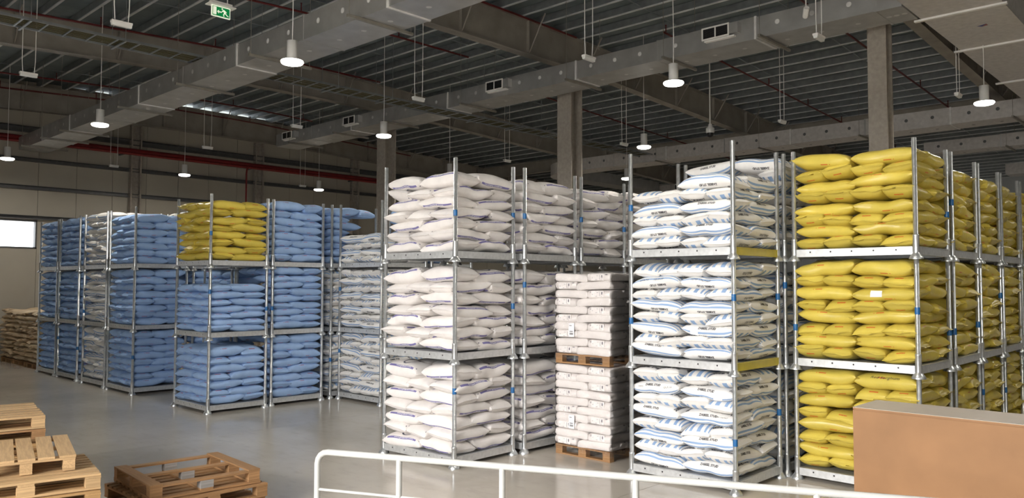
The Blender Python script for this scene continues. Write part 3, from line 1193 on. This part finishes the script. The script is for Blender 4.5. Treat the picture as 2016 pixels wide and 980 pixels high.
corner_stack((-9.92, 2.90), rad(-9.7), 7, lambda j: f"wooden pallet, {ORD[j]} from the top of the back pallet stack", 'Y', 1.2, 1.2, 7, ['woodpale', 'wooddark', 'wood'])
corner_stack((-7.93, 2.80), rad(-10.6), 5, lambda j: f"wooden pallet, {ORD[j]} below the pale pallet crowning the front stack", 'Y', 1.2, 1.05, 9, ['woodpale', 'wood', 'wooddark'])
corner_stack((-8.22, 2.67), rad(-14), 1, lambda j: 'pale wooden pallet of five broad boards crowning the front stack', 'X', 1.2, 0.80, 5, ['woodpale'], 0.75)
# the low pile with an upturned pallet
pallet('wooden pallet at the foot of the low pile', (-8.80, 4.02, 0.0), rad(90 + 2), 1.2, 1.25, 9, 'wooddark')
pallet('slatted wooden pallet under the upturned pallet', (-8.78, 4.00, 0.15), rad(90 + 1), 1.25, 1.3, 11, 'wooddark')
pallet('upturned reddish pallet with grey middle blocks', (-8.82, 4.02, 0.30), rad(90 - 4), 1.18, 1.18, 9, 'wooddark', True, grey=True)

# ------------------------------------------------------------------ film-wrapped bag pallets
WX0, WX1, WY = -7.76, -6.74, 9.16
LOADZ = [0.0, 1.346]
b = MB()
b.box(-0.0025, 0.0, -0.10, 0.13, -0.045, 0.045)
for ya, yb, za, zb in ((-0.075, -0.055, -0.01, 0.03), (-0.03, -0.025, -0.035, 0.035), (0.02, 0.05, -0.035, -0.030), (-0.055, -0.05, -0.04, -0.025), (0.0, 0.03, 0.02, 0.024), (0.10, 0.11, -0.01, 0.0)):
    b.box(-0.0035, -0.0025, ya, yb, za, zb, 1)
BAGPRINT = b.mesh('printed_panel', 'bagpanel', 'greyink')
for li_, (zb, nm) in enumerate(zip(LOADZ, ('lower', 'upper'))):
    pallet(f"orange wooden pallet under the {nm} wrapped white load", ((WX0 + WX1) / 2, WY + 0.6, zb), PI / 2 * 0, 1.0, 1.2, 7, 'wooddark')
    for k in range(10):
        z = zb + 0.146 + (k + .5) * 0.119
        lay = []
        LW = WX1 - WX0
        a, e = LW * .6, LW * .4
        if k % 2 == 1:
            lay = [(WX0 + a / 2, WY + e / 2, 0, 'front long'), (WX1 - e / 2, WY + a / 2, PI / 2, 'front end'), (WX1 - e / 2, WY + a * 1.5 - .01, PI / 2, 'rear end')]
            if k == 9:
                lay += [(WX0 + a / 2, WY + e * 1.5, 0, 'middle long'), (WX0 + a / 2, WY + e * 2.5 - .02, 0, 'rear long')]
        else:
            lay = [(WX0 + e / 2, WY + a / 2, PI / 2, 'front end'), (WX1 - a / 2, WY + e / 2, 0, 'front long'), (WX1 - a / 2, WY + e * 1.5, 0, 'middle long'), (WX1 - a / 2, WY + e * 2.5 - .02, 0, 'rear long')]
        for x, y, yaw, wd in lay:
            lab = f"white film bag {ORD[k]} layer up, {wd}, {nm} wrapped load"
            o, sk = put_sack('bag', (x + random.gauss(0, .004), y + random.gauss(0, .004), z), yaw + random.gauss(0, .006) + (PI if R() < .5 else 0), random.gauss(0, .01), random.gauss(0, .006), lab, 'bags on the wrapped pallets')
            if wd == 'front end':
                neg = math.sin(o.rotation_euler.z) > 0
                ob('printed_panel', BAGPRINT, o, (-0.3085 if neg else 0.3085, 0, 0), (0, 0, 0 if neg else PI))
    # film
    b = MB()
    n = 30
    z0, z1 = zb + 0.07, zb + 0.146 + 1.192
    x0, x1, y0, y1 = WX0 - .012, WX1 + .012, WY - .012, WY + 1.23
    ring = []
    rr = 0.05
    for cx, cy, a0 in ((x1 - rr, y0 + rr, -PI / 2), (x1 - rr, y1 - rr, 0), (x0 + rr, y1 - rr, PI / 2), (x0 + rr, y0 + rr, PI)):
        for q in range(4):
            a = a0 + PI / 2 * q / 3
            ring.append((cx + rr * math.cos(a), cy + rr * math.sin(a)))
    full = []
    for i, q in enumerate(ring):
        q2 = ring[(i + 1) % len(ring)]
        dd = math.hypot(q2[0] - q[0], q2[1] - q[1])
        st = max(1, int(dd / 0.06))
        full += [(q[0] + (q2[0] - q[0]) * k / st, q[1] + (q2[1] - q[1]) * k / st) for k in range(st)]
    ring = full
    m = len(ring)
    vs, fs = [], []
    for i in range(n + 1):
        z = z0 + (z1 - z0) * i / n
        for (x, y) in ring:
            vs.append((x + random.gauss(0, .009), y + random.gauss(0, .009), z + random.gauss(0, .008) * (0 < i < n)))
    for i in range(n):
        for k in range(m):
            k2 = (k + 1) % m
            fs.append((i * m + k, i * m + k2, (i + 1) * m + k2, (i + 1) * m + k))
    b.add(vs, fs, 0, True)
    f = ob('stretch_film', b.mesh('stretch_film', 'film'))
    tag(f, f"clear wrinkled stretch film round the {nm} load of white bags", 'film', 'stretch film wraps')
    # paper labels stuck to the wrap
    for px, pz in ((WX0 + 0.28, zb + 0.40),):
        b = MB()
        b.box(px, px + 0.105, y0 - .012, y0 - .010, pz, pz + 0.20)
        for q in range(9):
            b.box(px + 0.02 + q * 0.0075, px + 0.024 + q * 0.0075, y0 - .0135, y0 - .0125, pz + 0.03, pz + 0.06, 1)
        b.box(px + 0.02, px + 0.08, y0 - .0135, y0 - .0125, pz + 0.075, pz + 0.085, 1)
        b.box(px + 0.015, px + 0.06, y0 - .0135, y0 - .0125, pz + 0.16, pz + 0.168, 1)
        ob('paper_label', b.mesh('paper_label', 'paper', 'ink'), f)['label'] = 'white paper label with a barcode'

# ------------------------------------------------------------------ tan sack pallets by the wall
for pi_, (px, nm) in enumerate(((-27.1, 'nearest'), (-28.45, 'middle'), (-29.8, 'farthest'))):
    y0 = 7.35
    pallet(f"dark wooden pallet under the {nm} tan sack pile", (px + .6, y0 + .6, 0), 0, 1.2, 1.2, 7, 'wooddark')
    rng = random.Random(pi_ + 3)
    for k in range(11):
        z = 0.15 + (k + .5) * 0.139
        if k % 2:
            lay = [(px + .31, y0 + .2, 0, 'left lengthwise'), (px + .91, y0 + .2, 0, 'right lengthwise')]
            lay += [(px + .2 + .4 * q, y0 + .72, PI / 2, 'rear ' + ORD[q] + ' end') for q in range(3) if k == 9 or q == 2]
        else:
            lay = [(px + .2 + .4 * q, y0 + .32, PI / 2, ORD[q] + ' end from left') for q in range(3)]
            lay += [(px + .9, y0 + .9, 0, 'rear right lengthwise')]
            if k == 10:
                lay += [(px + .3, y0 + .9, 0, 'rear left lengthwise')]
        for x, y, yaw, wd in lay:
            put_sack('tan', (x + rng.gauss(0, .02), y + rng.gauss(0, .02), z), yaw + rng.gauss(0, .08), rng.gauss(0, .06) + (PI if rng.random() < .5 else 0), rng.gauss(0, .05),
                     f"tan sack {ORD[k]} layer up, {wd}, {nm} pile by wall", 'tan sacks on the wall pallets', (0.93, 1.0, 0.92), rng=rng)
# ------------------------------------------------------------------ handrail
b0 = Vector((-5.86, 3.80, 0))
dirv = Vector((0.9106, 0.4133, 0))
ang = math.atan2(dirv.y, dirv.x)
t = thing('guard_rail', 'white tubular guard rail crossing in front of the racks', 'railing', b0, (0, 0, ang))
b = MB()
r = 0.10
zt = 1.095
pts = [(0, 0, 0.0), (0, 0, 0.5), (0, 0, zt - r)] + [(r - r * math.cos(a), 0, zt - r + r * math.sin(a)) for a in (PI / 8, PI / 4, 3 * PI / 8, PI / 2)] + [(2.0, 0, zt), (4.0, 0, zt), (5.45, 0, zt)]
b.tube(pts, 0.026, 14)
ob('top_rail', b.mesh('top_rail', 'rail'), t)
b = MB()
b.tube([(0.02, 0, 0.78), (5.45, 0, 0.78)], 0.012, 10)
ob('mid_rail', b.mesh('mid_rail', 'rail'), t)
for px in (0.77, 1.665, 2.71, 3.96, 5.3):
    b = MB()
    b.tube([(px, 0, 0), (px, 0, zt)], 0.025, 14)
    ob('post', b.mesh('post', 'rail'), t)
# ------------------------------------------------------------------ brown crate
cx0, cx1, cy0, cy1, ch = -2.38, -0.30, 6.46, 7.00, 1.55
t = thing('board_crate', 'large brown board crate with beige top behind the rail', 'crate', ((cx0 + cx1) / 2, (cy0 + cy1) / 2, 0))
wx, wy = (cx1 - cx0), (cy1 - cy0)


def panel(nm, x0, x1, y0, y1, z0, z1, mat):
    b = MB()
    b.box(x0, x1, y0, y1, z0, z1)
    return ob(nm, b.mesh(nm, mat), t)


panel('front_panel', -wx / 2, wx / 2, -wy / 2, -wy / 2 + .02, 0, ch - 0.022, 'boardface')
panel('back_panel', -wx / 2, wx / 2, wy / 2 - .02, wy / 2, 0, ch - 0.022, 'boardface')
panel('side_panel', -wx / 2, -wx / 2 + .02, -wy / 2 + .02, wy / 2 - .02, 0, ch - 0.022, 'boardface')
panel('side_panel', wx / 2 - .02, wx / 2, -wy / 2 + .02, wy / 2 - .02, 0, ch - 0.022, 'boardface')
b = MB()
b.box(-wx / 2 + .004, wx / 2, -wy / 2 + .004, wy / 2, ch - 0.022, ch - 0.017, 1)
b.box(-wx / 2, wx / 2, -wy / 2, wy / 2, ch - 0.017, ch - 0.003, 1)
b.box(-wx / 2, wx / 2, -wy / 2, wy / 2, ch - 0.003, ch, 0)
ob('top_panel', b.mesh('top_panel', 'boardtop', 'boardface'), t)['label'] = 'beige laminated top'


# ------------------------------------------------------------------ ducts
def grille(parent, x, y, z, w=0.62, h=0.26, face=-1):
    g = ob('grille', None, parent, (x, y, z))
    dp = 0.16
    b = MB()
    b.box(-w / 2 + .02, w / 2 + 0.18, 0, dp, -h / 2 + .03, h / 2 - .02)
    ob('grille_box', b.mesh('grille_box', 'duct'), g)
    b = MB()
    fw = 0.03
    b.box(-w / 2, w / 2, -0.02, 0, -h / 2, -h / 2 + fw)
    b.box(-w / 2, w / 2, -0.02, 0, h / 2 - fw, h / 2)
    b.box(-w / 2, -w / 2 + fw, -0.02, 0, -h / 2 + fw, h / 2 - fw)
    b.box(w / 2 - fw, w / 2, -0.02, 0, -h / 2 + fw, h / 2 - fw)
    b.box(-0.012, 0.012, -0.02, 0, -h / 2 + fw, h / 2 - fw)
    ob('grille_frame', b.mesh('grille_frame', 'lampwhite'), g)
    b = MB()
    b.box(-w / 2 + fw, w / 2 - fw, -0.003, -0.001, -h / 2 + fw, h / 2 - fw, 0)
    q = -h / 2 + fw + .02
    while q < h / 2 - fw:
        b.add([(-w / 2 + fw, -0.016, q), (w / 2 - fw, -0.016, q), (w / 2 - fw, -0.004, q + .012), (-w / 2 + fw, -0.004, q + .012)], [(0, 1, 2, 3)], 1)
        q += 0.022
    ob('louvre', b.mesh('louvre', 'black', 'girt'), g)
    b = MB()
    b.box(-w / 2 + .05, w / 2 + .10, 0.0, 0.10, -h / 2 - .035, -h / 2 - .005)
    ob('damper_plate', b.mesh('damper_plate', 'lampwhite'), g)


def duct_x(label, x0, x1, y0, y1, z0, z1, step, bars, grilles=(), discs=True, dm='duct', dd='disc'):
    t = thing('air_duct', label, 'duct', ((x0 + x1) / 2, (y0 + y1) / 2, z0), group='rectangular ducts')
    ox, oy = (x0 + x1) / 2, (y0 + y1) / 2
    x = x0
    i = 0
    while x < x1 - .2:
        xe = min(x1, x + step)
        g = 0.012 if i % 2 else 0.0
        b = MB()
        b.box(x + .004 - ox, xe - .004 - ox, y0 - g - oy, y1 + g - oy, 0 - g, z1 - z0 + g)
        ob('duct_section', b.mesh('duct_section', dm), t)
        b = MB()
        b.box(xe - .02 - ox, xe + .02 - ox, y0 - .02 - oy, y1 + .02 - oy, -0.02, z1 - z0 + .02)
        if xe < x1 - .2:
            ob('joint_flange', b.mesh('joint_flange', 'disc' if i % 2 else 'duct'), t)
        if discs and i < 14:
            b = MB()
            for q in (0.2, 0.5, 0.8):
                cx = x + (xe - x) * q - ox
                n = 10
                ring = [(cx + .05 * math.cos(2 * PI * k / n), y0 - .0145 - oy, (z1 - z0) * .55 + .05 * math.sin(2 * PI * k / n)) for k in range(n)]
                b.add(ring, [tuple(range(n))])
                ring = [(cx + .05 * math.cos(2 * PI * k / n), (y0 + y1) / 2 - oy + .05 * math.sin(2 * PI * k / n), -.0145) for k in range(n)]
                b.add(ring, [tuple(range(n - 1, -1, -1))])
            ob('fixing_disc', b.mesh('fixing_disc', dd), t)['kind'] = 'stuff'
        x = xe
        i += 1
    for bx in bars:
        b = MB()
        b.box(bx - .025 - ox, bx + .025 - ox, y0 - .28 - oy, y1 + .22 - oy, -.065, -.016)
        for yy in (y0 - .24, y1 + .18):
            b.tube([(bx - ox, yy - oy, -.05), (bx - ox, yy - oy, ztop((y0 + y1) / 2) - z0)], 0.006, 5)
        ob('hanger', b.mesh('hanger', 'ductbar'), t)
    for gx in grilles:
        grille(t, gx - ox, y0 - 0.16 - oy, (z1 - z0) * .62)
    return t


duct_x('long grey duct nearest the top edge, behind the first lamp', -29.5, 6.0, 7.60, 8.46, 6.90, 7.32, 2.45, [-28.2, -26.3, -24.6, -20.3, -17.0, -13.8, -10.6, -7.0])
duct_x('long grey duct with three grilles crossing the middle columns', -25.6, -4.45, 14.70, 15.60, 7.45, 7.88, 2.3, [-24.3, -21.6, -19.0, -15.6, -11.9, -9.2, -7.0], [-24.6, -20.9, -14.4, -8.0])
duct_x('grey duct running above the striped sacks', -20.8, 5.5, 25.3, 26.25, 7.20, 7.68, 2.4, [-16.3, -12.2, -8.9, -4.8, -0.5], dm='ductlight', dd='girt')
duct_x('grey duct low over the yellow racks', -8.6, 5.5, 30.5, 31.35, 7.20, 7.61, 2.4, [-6, -2], discs=True, dm='ductlight', dd='girt')
duct_x('distant duct with a grille beside the central column', -24.0, -11.0, 34.6, 35.5, 7.15, 7.62, 2.4, [-16], [-21.0, -13.5], False, dm='ductlight')
duct_x('distant duct with a grille above the last yellow rack', -7.6, 5.5, 38.0, 38.9, 7.15, 7.60, 2.4, [], [-5.0], False, dm='ductlight')
t = thing('air_duct', 'rounded elbow turning the striped-side duct towards the back', 'duct', (-21.8, 25.8, 7.2), group='rectangular ducts')
b = MB()
n = 8
out = [(1.0 - 1.95 * math.sin(a), 1.45 - 1.95 * math.cos(a)) for a in [PI / 2 * k / n for k in range(n + 1)]]
inn = [(1.0 - 1.0 * math.sin(a), 1.45 - 1.0 * math.cos(a)) for a in [PI / 2 * k / n for k in range(n, -1, -1)]]
b.prism(out + inn, 'z', 0, 0.48)
ob('elbow', fixn(b.mesh('elbow', 'ductlight')), t)
b = MB()
b.box(-0.95, 0.0, 1.46, 8.0, 0, 0.48)
ob('duct_section', b.mesh('duct_section', 'duct'), t)
# wide duct along y, overhead on the right
t = thing('air_duct', 'wide overhead duct with pale cross strips', 'duct', (-3.77, 14, 7.45), group='rectangular ducts')
yj = [3.0, 6.4, 9.3, 12.5, 15.75, 18.4, 22.0, 24.9]
for a, c in zip(yj, yj[1:]):
    b = MB()
    b.box(-0.66, 0.66, a + .005 - 14, c - .005 - 14, 0, 0.62)
    ob('duct_section', b.mesh('duct_section', 'ductlight'), t)
for a in yj[1:-1]:
    b = MB()
    b.box(-0.78, 0.72, a - .04 - 14, a + .04 - 14, -.035, 0.0)
    ob('cross_strip', b.mesh('cross_strip', 'lampwhite'), t)
b = MB()
b.add([(-0.02, 2.88, -.004), (0.16, 2.80, -.004), (0.06, 2.95, -.004)], [(0, 2, 1)], 0)
b.add([(0.06, 2.95, -.004), (0.16, 2.80, -.004), (0.17, 2.92, -.004)], [(0, 2, 1)], 1)
ob('maker_sticker', b.mesh('maker_sticker', 'sticker', 'redpipe'), t)['label'] = 'small blue and red triangular sticker'

# ------------------------------------------------------------------ lamps
b = MB()
b.lathe([(0.09, 0.14), (0.09, 0.45), (0.06, 0.455)], 18)
LB = b.mesh('lamp_body', 'lampwhite')
b = MB()
b.lathe([(0.092, 0.145), (0.15, 0.13), (0.184, 0.112)], 22)
LC = b.mesh('reflector', 'lampwhite')
b = MB()
b.lathe([(0.02, 0.045), (0.12, 0.048), (0.17, 0.062), (0.188, 0.085), (0.19, 0.097), (0.183, 0.112)], 22)
LL = b.mesh('lens', 'lens')
LAMPS = [(-11.75, 7.02, 'high-bay lamp glowing in front of the long duct'), (-7.8, 12.6, 'high-bay lamp under the duct beside the large grille'), (-19.75, 6.75, 'high-bay lamp third along the near row'),
         (-27.2, 6.72, 'high-bay lamp at the far end of the near row'), (-15.95, 12.15, 'high-bay lamp in front of the striped-side column'), (-12.05, 17.95, 'high-bay lamp above the plain white racks'),
         (-4.0, 18.3, 'high-bay lamp beside the wide overhead duct'), (-26.75, 11.9, 'high-bay lamp above the dark blue racks by the wall'), (-27.0, 17.4, 'small distant high-bay lamp above the blue sacks'),
         (-16.1, 22.9, 'distant high-bay lamp behind the striped rack post'), (-19.9, 17.95, 'high-bay lamp body showing over the white sacks'), (-3.8, 7.0, 'high-bay lamp overhead out of frame'),
         (0.2, 12.5, 'high-bay lamp out of frame over the yellow aisle'), (4.2, 7.0, 'high-bay lamp out of frame at the side'), (-4.0, 29.5, 'added high-bay lamp hidden behind the yellow sacks'), (-24.0, 29.0, 'added high-bay lamp hidden behind the white sacks'), (-20.0, 36.0, 'added high-bay lamp far back behind the second white rack'),  # hidden and far-back lamps are added to brighten the far roof
         (-12.0, 36.0, 'added high-bay lamp far back behind the striped sacks'), (0.2, 24.0, 'added high-bay lamp out of frame over the far aisle'), (-4.0, 40.0, 'added high-bay lamp at the far end behind the yellow racks')]  # these too are unseen additions that lift the far roof
for x, y, lb in LAMPS:
    t = thing('high_bay_lamp', lb, 'lamp', (x, y, 6.16), group='high-bay lamps')
    ob('lamp_body', LB, t)
    ob('reflector', LC, t)
    ob('lens', LL, t)
    b = MB()
    h = ztop(y) + .21 - 6.16
    b.tube([(0, 0, 0.455), (0.006, 0, 1.0), (-0.004, 0, 1.8), (0, 0, h)], 0.008, 6)
    ob('cord', b.mesh('cord', 'lampwhite'), t)
    l = bpy.data.lights.new('high_bay_light', 'AREA')
    l.shape = 'DISK'
    l.size = 0.36
    l.energy = LAMP_W
    l.color = (1.0, 0.94, 0.84)
    o = bpy.data.objects.new('high_bay_light', l)
    o.parent = t
    o.location = (0, 0, -0.03)
    COL.objects.link(o)

b = MB()
b.box(-0.045, 0.045, -0.155, 0.155, 0.025, 0.06)
EB = b.mesh('housing', 'lampwhite')
b = MB()
b.prism([(-0.04, 0.025), (0.04, 0.025), (0.028, -0.02), (-0.028, -0.02)], 'y', -0.15, 0.15)
EL = fixn(b.mesh('cover', 'tubelight'))
for x, y, lb in [(-17.5, 4.64, 'emergency light on two cords near the cable ladder'), (-12.99, 4.72, 'emergency light on two cords touching the top edge'), (-18.14, 11.0, 'emergency light hanging below the first lamp'),
                 (-13.46, 11.2, 'emergency light hanging by the middle duct'), (-8.74, 11.26, 'emergency light in front of the grilled duct'), (-13.4, 18.93, 'emergency light right of the central column'),
                 (-8.62, 19.0, 'emergency light hanging above the front striped rack'), (-22.96, 10.9, 'emergency light low before the red wall pipe'), (-29.0, 10.4, 'emergency light in front of the beige wall'),
                 (-29.0, 17.9, 'emergency light beside the smallest wall lamp'), (-18.07, 18.86, 'emergency light over the plain white sacks'), (-4.62, 18.9, 'emergency light next to the overhead duct lamp'), (-5.2, 12.9, 'emergency light against the duct near the corner')]:
    t = thing('emergency_light', lb, 'lamp', (x, y, 6.6), group='hanging emergency lights')
    ob('housing', EB, t)
    ob('cover', EL, t)
    for s in (-1, 1):
        b = MB()
        b.tube([(0, s * .10, 0.06), (0, s * 0.115, 0.3), (0, s * 0.12, ztop(y) + .21 - 6.6)], 0.008, 6)
        ob('cord', b.mesh('cord', 'lampwhite'), t)
# dome camera
t = thing('dome_camera', 'white dome camera on a thin pole above the striped sacks', 'camera', (-11.16, 19.93, 6.62))
b = MB()
b.lathe([(0.10, 0.18), (0.12, 0.20), (0.12, 0.32), (0.06, 0.36), (0.05, 0.44)], 16)
ob('housing', b.mesh('housing', 'lampwhite'), t)
b = MB()
b.lathe([(0.01, 0.06), (0.06, 0.075), (0.095, 0.12), (0.10, 0.18)], 16)
ob('dome', b.mesh('dome', 'black'), t)
b = MB()
b.tube([(0, 0, 0.44), (0, 0, ztop(19.9) + .21 - 6.62)], 0.018, 8)
ob('pole', b.mesh('pole', 'lampwhite'), t)
# smoke detector style unit on the duct near the top edge
t = thing('siren_unit', 'small white cylindrical sensor hanging beside the duct joint', 'sensor', (-6.0, 14.3, 7.60))
b = MB()
b.lathe([(0.05, -0.12), (0.055, -0.11), (0.055, 0.08), (0.045, 0.10)], 12)
me = b.mesh('sensor_body', 'lampwhite')
ob('sensor_body', me, t, (0, 0, 0), (rad(60), 0, rad(30)))
b = MB()
b.tube([(0, 0, 0.04), (0, 0, ztop(14.3) + .21 - 7.6)], 0.012, 6)
ob('stem', b.mesh('stem', 'lampwhite'), t)

# ------------------------------------------------------------------ exit sign
t = thing('exit_sign', 'green running man exit sign hanging from the roof', 'sign', (-13.0, 6.36, 7.14))
b = MB()
b.box(-0.012, 0.012, -0.17, 0.17, 0, 0.19)
ob('sign_board', b.mesh('sign_board', 'exitwhite'), t)
b = MB()
b.box(0.0125, 0.0145, -0.155, 0.155, 0.015, 0.175)
ob('green_face', b.mesh('green_face', 'green'), t)
b = MB()


def poly(pts):
    b.add([(0.0165, x, z) for x, z in pts], [tuple(range(len(pts)))])


poly([(-0.145, 0.03), (-0.085, 0.03), (-0.085, 0.165), (-0.145, 0.165)])
poly([(-0.075, 0.09), (-0.04, 0.125), (-0.04, 0.10), (0.01, 0.10), (0.01, 0.08), (-0.04, 0.08), (-0.04, 0.055)])
poly([(0.02 + .015 * math.cos(2 * PI * k / 10), 0.150 + .015 * math.sin(2 * PI * k / 10)) for k in range(10)])
poly([(0.03, 0.135), (0.06, 0.14), (0.085, 0.09), (0.055, 0.075)])
poly([(0.055, 0.135), (0.095, 0.115), (0.105, 0.095), (0.09, 0.10), (0.06, 0.115)])
poly([(0.03, 0.13), (0.045, 0.125), (0.03, 0.10), (0.012, 0.095), (0.010, 0.104)])
poly([(0.06, 0.085), (0.085, 0.09), (0.12, 0.05), (0.14, 0.045), (0.138, 0.034), (0.112, 0.038)])
poly([(0.055, 0.085), (0.075, 0.08), (0.055, 0.055), (0.06, 0.025), (0.043, 0.025), (0.036, 0.06)])
ob('pictogram', fixn(b.mesh('pictogram', 'exitwhite')), t)
b = MB()
b.box(-0.09, 0.09, -0.24, 0.24, 0.19, 0.205)
b.box(-0.05, 0.05, -0.19, 0.19, 0.205, 0.26)
ob('housing', b.mesh('housing', 'lampwhite'), t)
for s in (-1, 1):
    b = MB()
    b.tube([(0, s * .12, 0.26), (0, s * .12, ztop(6.4) + .21 - 7.14)], 0.01, 6)
    ob('cord', b.mesh('cord', 'lampwhite'), t)


# ------------------------------------------------------------------ pipes and cable ladder
def pipe_y(label, x, y0, y1, dz=-0.32, r=0.027, heads=True):
    t = thing('sprinkler_pipe', label, 'pipe', (x, y0, ztop(y0) + dz), group='red sprinkler pipes')
    z0 = ztop(y0) + dz
    n = max(2, int((y1 - y0) / 2))
    b = MB()
    b.tube([(0, (y1 - y0) * k / n, ztop(y0 + (y1 - y0) * k / n) + dz - z0) for k in range(n + 1)], r, 8)
    ob('pipe_run', b.mesh('pipe_run', 'redthin'), t)
    y = y0 + 0.1
    while heads and y < y1 + .05:
        b = MB()
        zz = ztop(y) + dz - z0
        b.tube([(0, y - y0, zz), (0, y - y0, zz + 0.20)], 0.014, 6)
        b.lathe([(0.02, 0.20), (0.028, 0.205), (0.02, 0.215)], 8, 0, (0, y - y0, zz))
        ob('sprinkler_head', b.mesh('sprinkler_head', 'redthin'), t)
        y += 2.9
    return t


pipe_y('red sprinkler pipe running above the cable ladder', -20.3, 1.0, 15.3)
pipe_y('red sprinkler pipe ending between two lamps', -16.2, 4.0, 15.3)
pipe_y('red sprinkler pipe high in the dark corner', -26.9, 2.0, 17.0)
pipe_y('red sprinkler pipe receding past the central column', -17.2, 18.5, 34.0)
pipe_y('red sprinkler pipe falling behind the tall column', -7.3, 14.0, 30.0)
pipe_y('red sprinkler pipe receding over the striped sacks', -10.8, 17.0, 36.0)
pipe_y('red sprinkler pipe beside the central rafter', -13.15, 9.0, 16.4, -0.12, heads=False)
pipe_y('red sprinkler pipe along the gable rafter', -29.4, 4.0, 24.0, -0.25)
t = thing('fire_main', 'thick red fire main running along the beige wall', 'pipe', (XW + 0.34, 4, 7.35))
b = MB()
b.tube([(0, YF - 3.9, 0), (0, 41.5, 0)], 0.11, 14)
ob('pipe_run', b.mesh('pipe_run', 'redpipe'), t)
b = MB()
b.tube([(0.14, YF - 3.9, -0.10), (0.14, 41.5, -0.10)], 0.055, 12)
ob('pipe_run', b.mesh('pipe_run', 'redpipe'), t)
b = MB()
b.tube([(0.25, 13.0, -0.10), (0.25, 11.8, -0.12), (0.25, 11.72, -0.2), (0.25, 11.7, -0.4), (0.25, 11.7, -7.35)], 0.035, 10)
ob('drop_pipe', b.mesh('drop_pipe', 'redpipe'), t)
for y in range(6, 40, 5):
    b = MB()
    b.box(-0.30, 0.12, y - .03 - 4, y + .03 - 4, -.16, -.11)
    ob('bracket', b.mesh('bracket', 'girt'), t)

t = thing('cable_ladder', 'galvanised cable ladder with yellow cables beneath the rafter', 'cable tray', (-16.72, 2, 7.40))
b = MB()
for x in (-0.31, 0.31):
    b.box(x - .012, x + .012, -3, 23, -0.02, 0.03)
ob('side_rail', b.mesh('side_rail', 'purlin'), t)
y = -2.8
while y < 22.9:
    ob('rung', boxmesh(0.62, 0.03, 0.02, 'purlin'), t, (0, y, -0.01))
    y += 0.42
b = MB()
rng = random.Random(5)
for k in range(7):
    x = -0.24 + 0.08 * k
    b.tube([(x + rng.gauss(0, .01), yy, 0.012 + rng.random() * .006) for yy in (-3, 0, 4, 8, 12, 16, 20, 23)], 0.011, 6)
ob('cable_bundle', b.mesh('cable_bundle', 'cable'), t)['kind'] = 'stuff'
y = -1.0
while y < 22.5:
    if 12.2 < y < 14.1 or 5.2 < y < 6.9:
        y += 1.68
        continue
    b = MB()
    b.box(-0.42, 0.36, -.02, .02, -.045, -.02)
    b.tube([(-0.38, 0, -.04), (-0.38, 0, ztop(y + 2) - 7.40)], 0.007, 5)
    b.tube([(0.34, 0, -.04), (0.34, 0, ztop(y + 2) - 7.40)], 0.007, 5)
    ob('trapeze_hanger', b.mesh('trapeze_hanger', 'purlin'), t, (0, y, 0))
    y += 1.68
